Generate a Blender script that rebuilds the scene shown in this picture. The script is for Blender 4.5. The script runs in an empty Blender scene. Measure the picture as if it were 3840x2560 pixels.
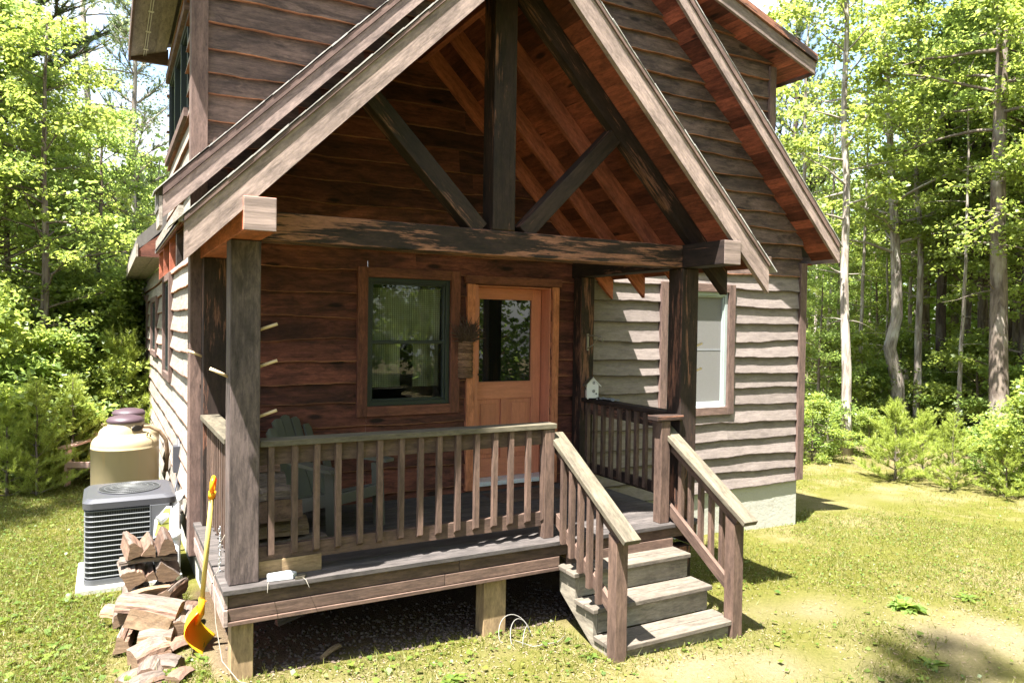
import bpy, math, random
import numpy as np
from mathutils import Vector, Matrix

R_ = math.radians
scene = bpy.context.scene
COL = scene.collection
rng = random.Random(7)
nrng = np.random.default_rng(11)

# ------------------------------------------------------------------ materials
class NT:
    def __init__(s, name):
        s.m = bpy.data.materials.new(name); s.m.use_nodes = True
        s.t = s.m.node_tree; s.t.nodes.clear()
        s.out = s.t.nodes.new('ShaderNodeOutputMaterial')
    def n(s, typ, **kw):
        nd = s.t.nodes.new('ShaderNode' + typ)
        for k, v in kw.items():
            if k.startswith('i_'):
                k = k[2:]; k = int(k) if k.isdigit() else k.replace('_', ' ')
                nd.inputs[k].default_value = v
            else: setattr(nd, k, v)
        return nd
    def l(s, a, b): s.t.links.new(a, b)
    def uv(s, sx, sy, sz=1.0, kind='UV'):
        tc = s.n('TexCoord'); mp = s.n('Mapping'); mp.inputs['Scale'].default_value = (sx, sy, sz)
        s.l(tc.outputs[kind], mp.inputs['Vector']); return mp.outputs['Vector']
    def noise(s, vec, scale=1.0, detail=4.0, rough=.55, dist=0.0):
        nd = s.n('TexNoise'); nd.inputs['Scale'].default_value = scale; nd.inputs['Detail'].default_value = detail
        nd.inputs['Roughness'].default_value = rough; nd.inputs['Distortion'].default_value = dist
        s.l(vec, nd.inputs['Vector']); return nd.outputs['Fac']
    def ramp(s, fac, stops):
        nd = s.n('ValToRGB'); cr = nd.color_ramp
        while len(cr.elements) < len(stops): cr.elements.new(.5)
        for e, (p, c) in zip(cr.elements, stops):
            e.position = p; e.color = (*c, 1) if hasattr(c, '__len__') else (c, c, c, 1)
        s.l(fac, nd.inputs['Fac']); return nd.outputs['Color']
    def mix(s, fac, a, b, mode='MIX'):
        nd = s.n('Mix', data_type='RGBA', blend_type=mode)
        for sock, v in ((nd.inputs[0], fac), (nd.inputs[6], a), (nd.inputs[7], b)):
            if hasattr(v, 'links'): s.l(v, sock)
            elif hasattr(v, '__len__'): sock.default_value = (*v, 1)
            else: sock.default_value = v
        return nd.outputs[2]
    def math(s, op, a, b):
        nd = s.n('Math', operation=op)
        for i, v in enumerate((a, b)):
            if hasattr(v, 'links'): s.l(v, nd.inputs[i])
            else: nd.inputs[i].default_value = v
        return nd.outputs[0]
    def attr(s, name='rnd'):
        return s.n('Attribute', attribute_name=name).outputs['Fac']
    def bump(s, h, strength=.3, dist=.01):
        nd = s.n('Bump'); nd.inputs['Strength'].default_value = strength; nd.inputs['Distance'].default_value = dist
        s.l(h, nd.inputs['Height']); return nd.outputs['Normal']
    def bsdf(s, col, rough=.7, spec=.3, normal=None, **kw):
        b = s.n('BsdfPrincipled')
        for key, v in (('Base Color', col), ('Roughness', rough), ('Specular IOR Level', spec)):
            if hasattr(v, 'links'): s.l(v, b.inputs[key])
            elif hasattr(v, '__len__'): b.inputs[key].default_value = (*v, 1)
            else: b.inputs[key].default_value = v
        for k, v in kw.items(): b.inputs[k.replace('_', ' ')].default_value = v
        if normal is not None: s.l(normal, b.inputs['Normal'])
        s.l(b.outputs[0], s.out.inputs['Surface']); return b

def plain(name, col, rough=.6, spec=.3, vary=.15, scale=6, **kw):
    t = NT(name); v = t.uv(scale, scale, scale, 'Object')
    f = t.noise(v, 1, 5)
    c = t.mix(f, [max(0, x*(1-vary)) for x in col], [x*(1+vary) for x in col])
    t.bsdf(c, rough, spec, **kw); return t.m

def wood(name, a, b, wear=None, wear_cut=.62, knots=.5, vary=.35, rough=.75, spec=.25, grain=.5, blot=1.0, bump=.45, mott=.85):
    """stained board: a = base stain, b = dark streaks/blotches, wear = bare worn wood colour"""
    t = NT(name)
    g = t.noise(t.uv(1.6, 42), 1, 6, .65, .6)                 # fine grain along u
    g2 = t.noise(t.uv(.7, 9), 1, 4, .6, 1.2)                   # broad grain
    bl = t.noise(t.uv(1.1, 3.2), 1, 5, .62, .5)                # stain blotches
    c = t.mix(t.math('MULTIPLY', t.ramp(g, [(.35, 0), (.7, 1)]), grain), a, b)
    c = t.mix(t.math('MULTIPLY', t.ramp(bl, [(.42, 0), (.66, 1)]), .75*blot), c, b)
    b2 = t.noise(t.uv(2.6, 8.5), 1, 6, .68, .8)
    c = t.mix(t.math('MULTIPLY', t.ramp(b2, [(.5, 0), (.63, 1)]), .6*blot), c, b)
    c = t.mix(t.math('MULTIPLY', t.ramp(g2, [(.45, 0), (.7, 1)]), .35), c, [x*.75 for x in a])
    if wear:
        w = t.math('ADD', t.math('ADD', t.math('MULTIPLY', t.noise(t.uv(.9, 4.2), 1, 5, .6, .7), .5), t.math('MULTIPLY', t.noise(t.uv(3.2, 34), 1, 6, .7, .5), .3)), t.math('MULTIPLY', g, .2))
        c = t.mix(t.ramp(w, [(wear_cut, 0), (wear_cut+.035, 1)]), c, wear)
    if knots:
        vo = t.n('TexVoronoi'); vo.inputs['Scale'].default_value = 1; t.l(t.uv(1.7, 5.5), vo.inputs['Vector'])
        k = t.ramp(vo.outputs['Distance'], [(.09, 1), (.17, 0)])
        c = t.mix(t.math('MULTIPLY', k, knots), c, [x*.35 for x in b])
    mo = t.noise(t.uv(22, 70), 1, 5, .75); mo2 = t.noise(t.uv(5, 24), 1, 5, .7, .4)
    mv = t.math('ADD', t.math('MULTIPLY', mo, 1.5), t.math('MULTIPLY', mo2, 2.3))          # rough sawn mottling, mean 1.9
    r = t.attr(); val = t.math('MULTIPLY', t.math('ADD', t.math('MULTIPLY', r, vary), 1-vary/2), t.math('MAXIMUM', t.math('ADD', t.math('MULTIPLY', mv, mott), 1-1.9*mott), .15))
    hs = t.n('HueSaturation'); t.l(c, hs.inputs['Color']); t.l(val, hs.inputs['Value'])
    h = t.math('ADD', t.math('MULTIPLY', g, .6), t.math('MULTIPLY', bl, .4))
    t.bsdf(hs.outputs['Color'], rough, spec, t.bump(h, bump, .006)); return t.m

M = {}
M['siding'] = wood('shaded_weathered_siding', (0.122, 0.079, 0.0617), (0.01774, 0.01191, 0.009742), wear=(0.1774, 0.1129, 0.08659), wear_cut=.65, knots=.8, vary=.45, blot=1.15)  # weathered wood, darkened as a whole to carry the gable's shade
M['siding_side'] = wood('bleached_siding', (0.2635, 0.2295, 0.187), (0.187, 0.1573, 0.1275), knots=.25, vary=.3)
M['siding_red'] = wood('sheltered_siding', (0.1596, 0.04988, 0.03135), (0.02128, 0.008978, 0.00665), wear=(0.2341, 0.0778, 0.0475), wear_cut=.66, knots=.9, vary=.7, blot=1.2)
M['siding_clean_lit'] = wood('sunlit_clean_siding', (0.1888, 0.1542, 0.1349), (0.1272, 0.1017, 0.09018), knots=.35, vary=.2, blot=.7, mott=.5)  # cleaner boards, lightened to carry the sunlight on the lower right wall
M['dark_edge'] = wood('shadow_stained_edge', (.05, .034, .029), (.025, .018, .016), knots=0, vary=.4)  # edges under the laps, darkened to deepen the shadow bands
M['raw_edge'] = wood('raw_board_edge', (.25, .105, .05), (.11, .042, .022), knots=0, vary=.5)
M['post'] = wood('post_stain', (.115, .084, .073), (.024, .018, .016), wear=(0.187, 0.1275, 0.102), wear_cut=.68, knots=.6, vary=.1)
M['trim'] = wood('trim_stain', (0.1445, 0.0918, 0.07225), (0.06375, 0.0408, 0.034), knots=.3, vary=.3)
M['trim_red'] = wood('sheltered_trim', (.165, .06, .036), (.07, .025, .017), knots=.4, vary=.3)
M['timber'] = wood('dark_timber', (0.0308, 0.01816, 0.01326), (0.01026, 0.006662, 0.0051), wear=(0.1979, 0.08778, 0.05355), wear_cut=.488, knots=1, vary=.2)
M['timber_dark'] = wood('dark_timber_sound', (0.03299, 0.01938, 0.01377), (0.01026, 0.006662, 0.0051), wear=(0.1466, 0.06662, 0.0408), wear_cut=.535, knots=.7, vary=.25)
M['rafter'] = wood('rafter_red', (0.3915, 0.1188, 0.065), (0.1595, 0.0486, 0.0286), knots=.5, vary=.35)
M['plank'] = wood('roof_deck_plank', (0.238, 0.065, 0.0364), (0.063, 0.0195, 0.013), knots=.9, vary=1.2)
M['barge'] = wood('barge_board', (0.2771, 0.2035, 0.1689), (0.1091, 0.0798, 0.06607), knots=.25, vary=.2)
M['rail'] = wood('rail_wood', (0.1237, 0.0765, 0.05474), (0.04947, 0.03145, 0.02346), wear=(0.2144, 0.1445, 0.1017), wear_cut=.68, knots=.3, vary=.35)
M['cap'] = wood('rail_cap_wood', (0.1109, 0.09446, 0.0621), (0.06502, 0.05314, 0.03713), wear=(0.1683, 0.1476, 0.1046), wear_cut=.62, knots=.3, vary=.25)
M['deck'] = wood('deck_board', (0.08075, 0.068, 0.06035), (0.0357, 0.03145, 0.0289), wear=(0.17, 0.1445, 0.1275), wear_cut=.69, knots=.3, vary=.3)
M['tread'] = wood('stair_tread', (0.1275, 0.1062, 0.08245), (0.0765, 0.0629, 0.0476), wear=(0.1785, 0.1573, 0.1275), wear_cut=.63, knots=.3, vary=.2)
M['riser'] = wood('stair_riser', (0.2295, 0.1997, 0.153), (0.136, 0.1148, 0.085), knots=.3, vary=.2)
M['post_raw'] = wood('treated_post', (0.272, 0.192, 0.1), (0.16, 0.104, 0.056), knots=.4, vary=.2)
M['door'] = wood('fir_door', (.54, .20, .115), (.42, .145, .08), knots=.0, vary=.12, rough=.45, spec=.4, grain=.6, blot=.3, bump=.1, mott=.25)
M['door_trim'] = wood('cedar_door_trim', (.50, .19, .095), (.33, .11, .05), knots=.6, vary=.2)
M['log_side'] = wood('split_log_side', (0.1652, 0.1006, 0.0663), (0.07344, 0.04403, 0.03315), wear=(0.2203, 0.1573, 0.1127), wear_cut=.6, knots=.4, vary=.6, bump=.9)
M['log_end'] = wood('split_log_end', (0.1594, 0.1052, 0.06375), (0.08288, 0.04972, 0.02869), knots=.2, vary=.5, bump=.8)
M['log_bark'] = wood('log_bark', (.15, .115, .09), (.05, .037, .03), wear=(.32, .27, .22), wear_cut=.62, knots=.3, vary=.6, bump=1.5)
M['log_yellow'] = wood('pale_log_side', (0.2074, 0.144, 0.08288), (0.1267, 0.07488, 0.04144), knots=.3, vary=.4, bump=.9)
M['dowel'] = plain('dowel_wood', (.55, .40, .24), .6)
M['gable_frame'] = plain('green_frame', (.012, .018, .016), .4, .4)
M['frame_pale'] = plain('pale_green_frame', (.25, .28, .26), .4, .4)
M['alu'] = plain('aluminium_sill', (.55, .55, .55), .35, .5)
M['iron'] = plain('black_iron', (.02, .018, .016), .45, .4)
M['white_paint'] = plain('white_paint', (0.612, 0.5865, 0.51), .5, .3, .08)
M['pvc'] = plain('white_pvc', (0.56, 0.56, 0.56), .3, .5, .04)
M['grey_cable'] = plain('grey_cable', (.16, .15, .13), .5)
M['chair'] = plain('green_resin', (.074, .072, .055), .5, .35, .12)
M['chair_pink'] = plain('faded_pink_wood', (.55, .36, .29), .7, .2)
M['ac_grey'] = plain('grey_painted_metal', (0.072, 0.0736, 0.0784), .38, .5, .1, 3)
M['ac_top'] = plain('grey_metal_top', (0.048, 0.048, 0.0536), .32, .5, .08, 3)
M['ac_dark'] = plain('dark_coil', (.022, .022, .024), .5, .3)
M['louvre'] = plain('louvre_metal', (0.08, 0.0816, 0.08), .4, .5, .1)
M['label_yellow'] = plain('yellow_label', (.55, .55, .12), .5, .3, .08)
M['foil'] = plain('foil_paper', (.8, .8, .74), .3, .5, .05)
M['red_plastic'] = plain('red_plastic', (.5, .06, .03), .4)
M['purple_lid'] = plain('plum_lid', (.05, .03, .036), .5, .35, .15)
M['cloth_grey'] = plain('grey_rag', (.17, .17, .17), .9, .1)
M['cloth_white'] = plain('white_cloth', (0.4, 0.4, 0.384), .9, .1, .05)
M['rope'] = plain('pale_rope', (0.216, 0.1908, 0.1512), .9, .1)
M['steel'] = plain('zinc_chain', (.4, .4, .4), .35, .5, .1, Metallic=.8)
M['shovel_handle'] = plain('yellow_handle', (0.442, 0.34, 0.085), .45, .4, .1)
M['dry'] = plain('dry_pinecone', (.085, .055, .04), .9, .1, .5, 60)
M['wicker'] = wood('wicker', (.27, .15, .09), (.09, .045, .028), knots=0, vary=.8)
M['regulator'] = plain('dark_regulator', (.05, .05, .055), .5)
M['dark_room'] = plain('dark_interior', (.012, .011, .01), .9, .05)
M['blind'] = plain('screen_blind', (.145, .138, .128), .85, .1, .06, 40)

def mk_concrete():
    t = NT('foundation_concrete'); v = t.uv(1, 1, 1, 'Object')
    c = t.mix(t.noise(v, 1.4, 6), (.27, .26, .215), (.38, .37, .315))
    c = t.mix(t.ramp(t.noise(v, 9, 4), [(.6, 0), (.7, 1)]), c, (.27, .25, .2))
    t.bsdf(c, .9, .15, t.bump(t.noise(v, 30, 5), .4, .01)); return t.m
M['concrete'] = mk_concrete()

def mk_tank():
    t = NT('cream_tank_paint'); v = t.uv(1, 1, .35, 'Object')
    c = t.mix(t.noise(v, 2.2, 5), (.25, .195, .11), (.31, .25, .15))
    c = t.mix(t.ramp(t.noise(t.uv(6, 6, .7, 'Object'), 1, 5), [(.6, 0), (.72, 1)]), c, (.36, .24, .11))
    t.bsdf(c, .42, .4); return t.m
M['tank'] = mk_tank()

def mk_plastic():
    t = NT('yellow_orange_plastic')
    b = t.n('BsdfPrincipled'); b.inputs['Base Color'].default_value = (.72, .50, .02, 1); b.inputs['Roughness'].default_value = .35
    tr = t.n('BsdfTranslucent'); tr.inputs['Color'].default_value = (.9, .06, .005, 1)
    mx = t.n('MixShader'); mx.inputs[0].default_value = .40
    t.l(b.outputs[0], mx.inputs[1]); t.l(tr.outputs[0], mx.inputs[2]); t.l(mx.outputs[0], t.out.inputs['Surface']); return t.m
M['shovel'] = mk_plastic()

def mk_glass(name, ior=1.52, dark=None):
    t = NT(name)
    fr = t.n('Fresnel'); fr.inputs['IOR'].default_value = ior
    gl = t.n('BsdfGlossy'); gl.inputs['Roughness'].default_value = .012
    if dark: tr = t.n('BsdfDiffuse'); tr.inputs['Color'].default_value = (*dark, 1)
    else: tr = t.n('BsdfTransparent'); tr.inputs['Color'].default_value = (.8, .85, .82, 1)
    mx = t.n('MixShader'); t.l(fr.outputs[0], mx.inputs[0]); t.l(tr.outputs[0], mx.inputs[1]); t.l(gl.outputs[0], mx.inputs[2])
    t.l(mx.outputs[0], t.out.inputs['Surface']); return t.m
M['glass'] = mk_glass('window_glass', 1.45)
M['glass_dark'] = mk_glass('dark_window_glass', 1.9, (.006, .007, .006))  # opaque black base stands in for the unlit room behind

def mk_lace():
    t = NT('checked_curtain'); 
    sp = t.n('SeparateXYZ'); t.l(t.uv(52, 52, 1), sp.inputs[0])
    st = [t.math('GREATER_THAN', t.math('FRACT', sp.outputs[i], 0), .45) for i in (0, 1)]
    c = t.mix(t.math('MULTIPLY', t.math('ADD', st[0], st[1]), .5), (.16, .14, .095), (.55, .48, .33))
    c = t.mix(t.ramp(t.noise(t.uv(3, 2), 1, 4), [(.4, 0), (.7, 1)]), c, (.05, .048, .032))
    t.bsdf(c, .9, .1); return t.m
M['lace'] = mk_lace()

def leaf_mat(name, dark, light, trans, tfac=.45, rough=.45, spec=.4):
    t = NT(name); r = t.attr()
    c = t.ramp(r, [(0, dark), (.55, [(x+y)/2 for x, y in zip(dark, light)]), (1, light)])
    b = t.n('BsdfPrincipled'); t.l(c, b.inputs['Base Color']); b.inputs['Roughness'].default_value = rough
    b.inputs['Specular IOR Level'].default_value = spec
    tr = t.n('BsdfTranslucent'); t.l(t.mix(r, [x*.6 for x in trans], trans), tr.inputs['Color'])
    mx = t.n('MixShader'); mx.inputs[0].default_value = tfac
    t.l(b.outputs[0], mx.inputs[1]); t.l(tr.outputs[0], mx.inputs[2]); t.l(mx.outputs[0], t.out.inputs['Surface']); return t.m
M['leaf'] = leaf_mat('maple_leaf', (.085, .125, .028), (.20, .25, .055), (.52, .62, .11), .5)
M['leaf_deep'] = leaf_mat('shade_leaf', (.09, .145, .035), (.19, .26, .07), (.48, .62, .13), .55)
M['leaf_pale'] = leaf_mat('aspen_leaf', (.16, .19, .10), (.30, .33, .19), (.5, .56, .25))
M['needle'] = leaf_mat('pine_needle', (.06, .095, .03), (.16, .21, .06), (.14, .19, .05), .25)
M['needle_new'] = leaf_mat('young_needle', (.20, .26, .04), (.38, .43, .09), (.5, .58, .08), .4)
M['grass'] = leaf_mat('lawn_blade', (.072, .088, .011), (.145, .145, .026), (.24, .26, .025), .35, .55, .3)
M['weed'] = leaf_mat('weed_leaf', (.06, .11, .02), (.15, .19, .03), (.22, .28, .03), .4)
M['dry_blade'] = leaf_mat('dry_blade', (.16, .12, .06), (.36, .29, .165), (.3, .24, .1), .2)
M['straw'] = plain('dry_litter', (0.195, 0.15, 0.09375), .9, .1, .4, 8)

def mk_bark(name, a, b, c2):
    t = NT(name); v = t.uv(3.5, 1.2)
    n = t.noise(t.uv(9, 2.2), 1, 6, .65, .5)
    c = t.mix(t.ramp(n, [(.4, 0), (.62, 1)]), a, b)
    c = t.mix(t.ramp(t.noise(v, 1, 4), [(.52, 0), (.68, 1)]), c, c2)
    t.bsdf(c, .9, .1, t.bump(n, .9, .02)); return t.m
M['bark'] = mk_bark('grey_bark', (.17, .135, .105), (.075, .057, .045), (.27, .235, .195))
M['bark_pale'] = mk_bark('pale_bark', (.33, .29, .24), (.14, .11, .09), (.42, .39, .34))
M['bark_dark'] = mk_bark('dark_bark', (.075, .055, .042), (.035, .027, .022), (.12, .10, .08))

def mk_ground():
    t = NT('lawn_soil'); v = t.uv(1, 1, 1, 'Object')
    n1 = t.noise(v, .42, 5, .6); n2 = t.noise(v, 2.1, 6, .65); n3 = t.ramp(t.noise(v, 34, 7, .8), [(.3, 0), (.7, 1)])
    green = t.mix(n3, (.072, .076, .012), (.135, .124, .028))
    tan = t.mix(n3, (.15, .115, .052), (.26, .205, .115))
    f = t.ramp(t.math('ADD', t.math('MULTIPLY', n1, .6), t.math('MULTIPLY', n2, .4)), [(.50, 0), (.64, 1)])
    c = t.mix(t.math('MULTIPLY', f, .85), green, tan)
    dirt = t.mix(n3, (.06, .037, .026), (.11, .068, .047))
    # bare earth beneath the porch and pale litter along its edge: a mask by place
    at = t.attr('bare'); c = t.mix(at, c, dirt)
    at2 = t.attr('forest'); c = t.mix(at2, c, t.mix(n2, (.09, .07, .035), (.17, .135, .07)))
    at3 = t.attr('sand'); c = t.mix(at3, c, t.mix(n3, (.15, .118, .068), (.25, .20, .13)))
    t.bsdf(c, .95, .08, t.bump(t.math('ADD', n3, n2), .7, .03)); return t.m
M['ground'] = mk_ground()
M['stone'] = plain('gravel_stone', (.07, .052, .042), .9, .1, .6, 14)

# ------------------------------------------------------------------ mesh builder
class MB:
    def grid(s, fn, ni, nj, mi=0, rn=None):
        """a smooth sheet: fn(i, j) gives the vertex of row i, column j"""
        b = len(s.v); rn = rng.random() if rn is None else rn
        for i in range(ni+1):
            for j in range(nj+1): s.v.append(tuple(fn(i, j)))
        for i in range(ni):
            for j in range(nj):
                a = b+i*(nj+1)+j; s.f.append((a, a+nj+1, a+nj+2, a+1)); s.uv.append([(i*.03, j*.03), (i*.03+.03, j*.03), (i*.03+.03, j*.03+.03), (i*.03, j*.03+.03)]); s.mi.append(mi); s.rn.append(rn); s.sm.append(True)
        return s
    def __init__(s): s.v = []; s.f = []; s.uv = []; s.mi = []; s.rn = []; s.sm = []
    def face(s, pts, uv=None, mi=0, rn=None, smooth=False):
        b = len(s.v); s.v.extend([tuple(p) for p in pts]); s.f.append(tuple(range(b, b+len(pts))))
        s.uv.append(uv or [(p[0], p[2]+p[1]) for p in pts]); s.mi.append(mi); s.rn.append(rng.random() if rn is None else rn); s.sm.append(smooth)
    def box8(s, c, L=0, mi=0, rn=None, mis=None):
        """c: 8 corners, index = bx + 2*by + 4*bz ; L: axis (0..2) of the grain"""
        rn = rng.random() if rn is None else rn
        ou, ov = rng.random()*50, rng.random()*50
        c = [Vector(p) for p in c]
        base = len(s.v); s.v.extend([tuple(p) for p in c])
        ax = [(c[1]-c[0]), (c[2]-c[0]), (c[4]-c[0])]; ln = [a.length for a in ax]
        fs = [((0, 2, 3, 1), 0, 1), ((4, 5, 7, 6), 0, 1), ((0, 1, 5, 4), 0, 2), ((2, 6, 7, 3), 0, 2), ((0, 4, 6, 2), 1, 2), ((1, 3, 7, 5), 1, 2)]
        for k, (q, a, b) in enumerate(fs):
            uvs = []
            for i in q:
                bits = [(i >> 0) & 1, (i >> 1) & 1, (i >> 2) & 1]
                if L in (a, b): u = bits[L]*ln[L]; o = b if L == a else a; w = bits[o]*ln[o]
                else: u = bits[a]*ln[a]*.25; w = bits[b]*ln[b]
                uvs.append((u+ou, w+ov+k*.37))
            s.f.append(tuple(base+i for i in q)); s.uv.append(uvs); s.mi.append(mis[k] if mis else mi); s.rn.append(rn); s.sm.append(False)
    def box(s, x0, x1, y0, y1, z0, z1, L=0, mi=0, rn=None, mis=None):
        s.box8([(x1 if i & 1 else x0, y1 if i & 2 else y0, z1 if i & 4 else z0) for i in range(8)], L, mi, rn, mis); return s
    def beam(s, p0, p1, w, h, up=(0, 0, 1), mi=0, rn=None):
        p0 = Vector(p0); p1 = Vector(p1); d = (p1-p0).normalized(); up = Vector(up)
        a = d.cross(up).normalized(); b = a.cross(d).normalized()
        c = []
        for i in range(8):
            p = p1 if i & 1 else p0
            c.append(p + a*(w/2 if i & 2 else -w/2) + b*(h/2 if i & 4 else -h/2))
        s.box8(c, 0, mi, rn); return s
    def prism(s, poly, d, mi=0, rn=None, ucoord=None):
        """poly: list of 3d points, extruded by vector d"""
        rn = rng.random() if rn is None else rn; ou, ov = rng.random()*50, rng.random()*50
        P = [Vector(p) for p in poly]; d = Vector(d); n = len(P)
        e = (P[1]-P[0]).normalized(); nn = (P[1]-P[0]).cross(P[2]-P[0]).normalized(); g = nn.cross(e)
        uv = lambda p: ((p-P[0]).dot(e)+ou, (p-P[0]).dot(g)+ov)
        s.face([p for p in P], [uv(p) for p in P], mi, rn); s.face([p+d for p in reversed(P)], [uv(p) for p in reversed(P)], mi, rn)
        for i in range(n):
            a, b = P[i], P[(i+1) % n]; l = (b-a).length
            s.face([b, a, a+d, b+d], [(ou+l, ov), (ou, ov), (ou, ov+d.length), (ou+l, ov+d.length)], mi, rn)
        return s
    def tube(s, pts, rad, n=8, mi=0, caps=True, rn=None, smooth=True, closed=False):
        rn = rng.random() if rn is None else rn
        pts = [Vector(p) for p in pts]; m = len(pts)
        if not hasattr(rad, '__len__'): rad = [rad]*m
        base = len(s.v); prev = None; dist = 0; us = []
        for i, p in enumerate(pts):
            d = (pts[min(i+1, m-1)]-pts[max(i-1, 0)]).normalized()
            if prev is None:
                a = d.orthogonal().normalized()
            else: a = (prev - d*prev.dot(d)).normalized()
            prev = a; b = d.cross(a)
            if i: dist += (p-pts[i-1]).length
            us.append(dist)
            for k in range(n):
                t = 2*math.pi*k/n; s.v.append(tuple(p + (a*math.cos(t)+b*math.sin(t))*rad[i]))
        o = rng.random()*40
        for i in range(m-1):
            for k in range(n):
                k2 = (k+1) % n
                s.f.append((base+i*n+k, base+i*n+k2, base+(i+1)*n+k2, base+(i+1)*n+k))
                c0, c1 = k/n, (k+1)/n
                s.uv.append([(o+c0, us[i]), (o+c1, us[i]), (o+c1, us[i+1]), (o+c0, us[i+1])]); s.mi.append(mi); s.rn.append(rn); s.sm.append(smooth)
        if caps:
            s.f.append(tuple(base+k for k in reversed(range(n)))); s.uv.append([(0, 0)]*n); s.mi.append(mi); s.rn.append(rn); s.sm.append(False)
            s.f.append(tuple(base+(m-1)*n+k for k in range(n))); s.uv.append([(0, 0)]*n); s.mi.append(mi); s.rn.append(rn); s.sm.append(False)
        return s
    def lathe(s, prof, cx, cy, n=32, mi=0, smooth=True):
        base = len(s.v); m = len(prof)
        for r, z in prof:
            for k in range(n):
                t = 2*math.pi*k/n; s.v.append((cx+r*math.cos(t), cy+r*math.sin(t), z))
        for i in range(m-1):
            for k in range(n):
                k2 = (k+1) % n
                s.f.append((base+i*n+k, base+i*n+k2, base+(i+1)*n+k2, base+(i+1)*n+k)); s.uv.append([(k/n, prof[i][1]), ((k+1)/n, prof[i][1]), ((k+1)/n, prof[i+1][1]), (k/n, prof[i+1][1])])
                s.mi.append(mi); s.rn.append(.5); s.sm.append(smooth)
        return s
W = {}
def world(o): return W.get(o.name, Vector((0, 0, 0)))
def _build(s, name, mats, parent=None, loc=None, bevel=0):
    """vertices are given in world metres; they are stored relative to the parent's base"""
    if parent is not None and loc is None:
        off = world(parent); o = _raw(s, name, mats, off, bevel); o.parent = parent; W[o.name] = off; return o
    off = Vector(loc) if loc is not None else Vector((0, 0, 0))
    o = _raw(s, name, mats, off, bevel)
    if parent is not None: o.parent = parent; o.location = off-world(parent)
    else: o.location = off
    W[o.name] = off; return o
def _raw(s, name, mats, off, bevel):
    me = bpy.data.meshes.new(name)
    v = np.array(s.v, dtype=np.float64) - np.array(off)
    me.from_pydata(v.tolist(), [], s.f)
    uvl = me.uv_layers.new(name='UVMap')
    uvl.data.foreach_set('uv', np.array([c for f in s.uv for p in f for c in p], dtype=np.float32))
    at = me.attributes.new('rnd', 'FLOAT', 'FACE'); at.data.foreach_set('value', np.array(s.rn, dtype=np.float32))
    me.polygons.foreach_set('material_index', np.array(s.mi, dtype=np.int32)); me.polygons.foreach_set('use_smooth', np.array(s.sm, dtype=bool))
    for m in (mats if isinstance(mats, (list, tuple)) else [mats]): me.materials.append(m)
    me.update()
    o = bpy.data.objects.new(name, me); COL.objects.link(o)
    if bevel:
        b = o.modifiers.new('bevel', 'BEVEL'); b.width = bevel; b.segments = 2; b.limit_method = 'ANGLE'
    return o
MB.build = _build

def tag(o, label=None, cat=None, group=None, kind=None):
    if label: o['label'] = label
    if cat: o['category'] = cat
    if group: o['group'] = group
    if kind: o['kind'] = kind
    return o
def empty(name, loc, label=None, cat=None, group=None, rz=0):
    o = bpy.data.objects.new(name, None); COL.objects.link(o); o.location = loc; o.rotation_euler = (0, 0, rz); o.empty_display_size = .1
    W[o.name] = Vector(loc); return tag(o, label, cat, group)
def copy_tree(o, parent=None):
    c = o.copy(); COL.objects.link(c); c.parent = parent
    for ch in list(o.children): copy_tree(ch, c)
    return c

def gz(x, y):
    """height of the ground (z = 0 is the porch floor)"""
    return -.615 - .034*min(max(x, 0), 12) - .018*min(max(y, 0), 22) - .02*max(0, -y)*(1 if y < 0 else 0)*.6
Wf = 1.83            # front wall plane

# ------------------------------------------------------------------ the cabin
CX, CZ = 3.735, 6.575          # main gable: axis and apex of the rake's lower edge
PX, PZ = 1.99, 4.36           # porch gable
cabin = empty('log_sided_cabin', (3.7, 7.0, -.80),
              'two storey brown wood sided cabin with an open gabled timber porch and front steps', 'cabin')
mainz = lambda x: CZ-abs(x-CX)
dormR = lambda x: 4.97+.335*(7.19-x)
dormL = lambda x: 4.90+.335*(x+.45)
porchz = lambda x: PZ-abs(x-PX)

def wav_fn(amp):
    ph = [(rng.random()*6.28, rng.uniform(.7, 1.3)) for _ in range(5)]
    ch = rng.random()*100; a = amp*rng.uniform(.6, 1.3)
    def w(t):
        v = .5*math.sin(.9*t*ph[0][1]+ph[0][0])+.35*math.sin(2.1*t*ph[1][1]+ph[1][0])+.22*math.sin(5.3*t*ph[2][1]+ph[2][0])+.12*math.sin(13*t*ph[3][1]+ph[3][0])
        return a*v + .003*math.sin(37*t+ch)*math.sin(11*t+ch)
    return w

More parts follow.
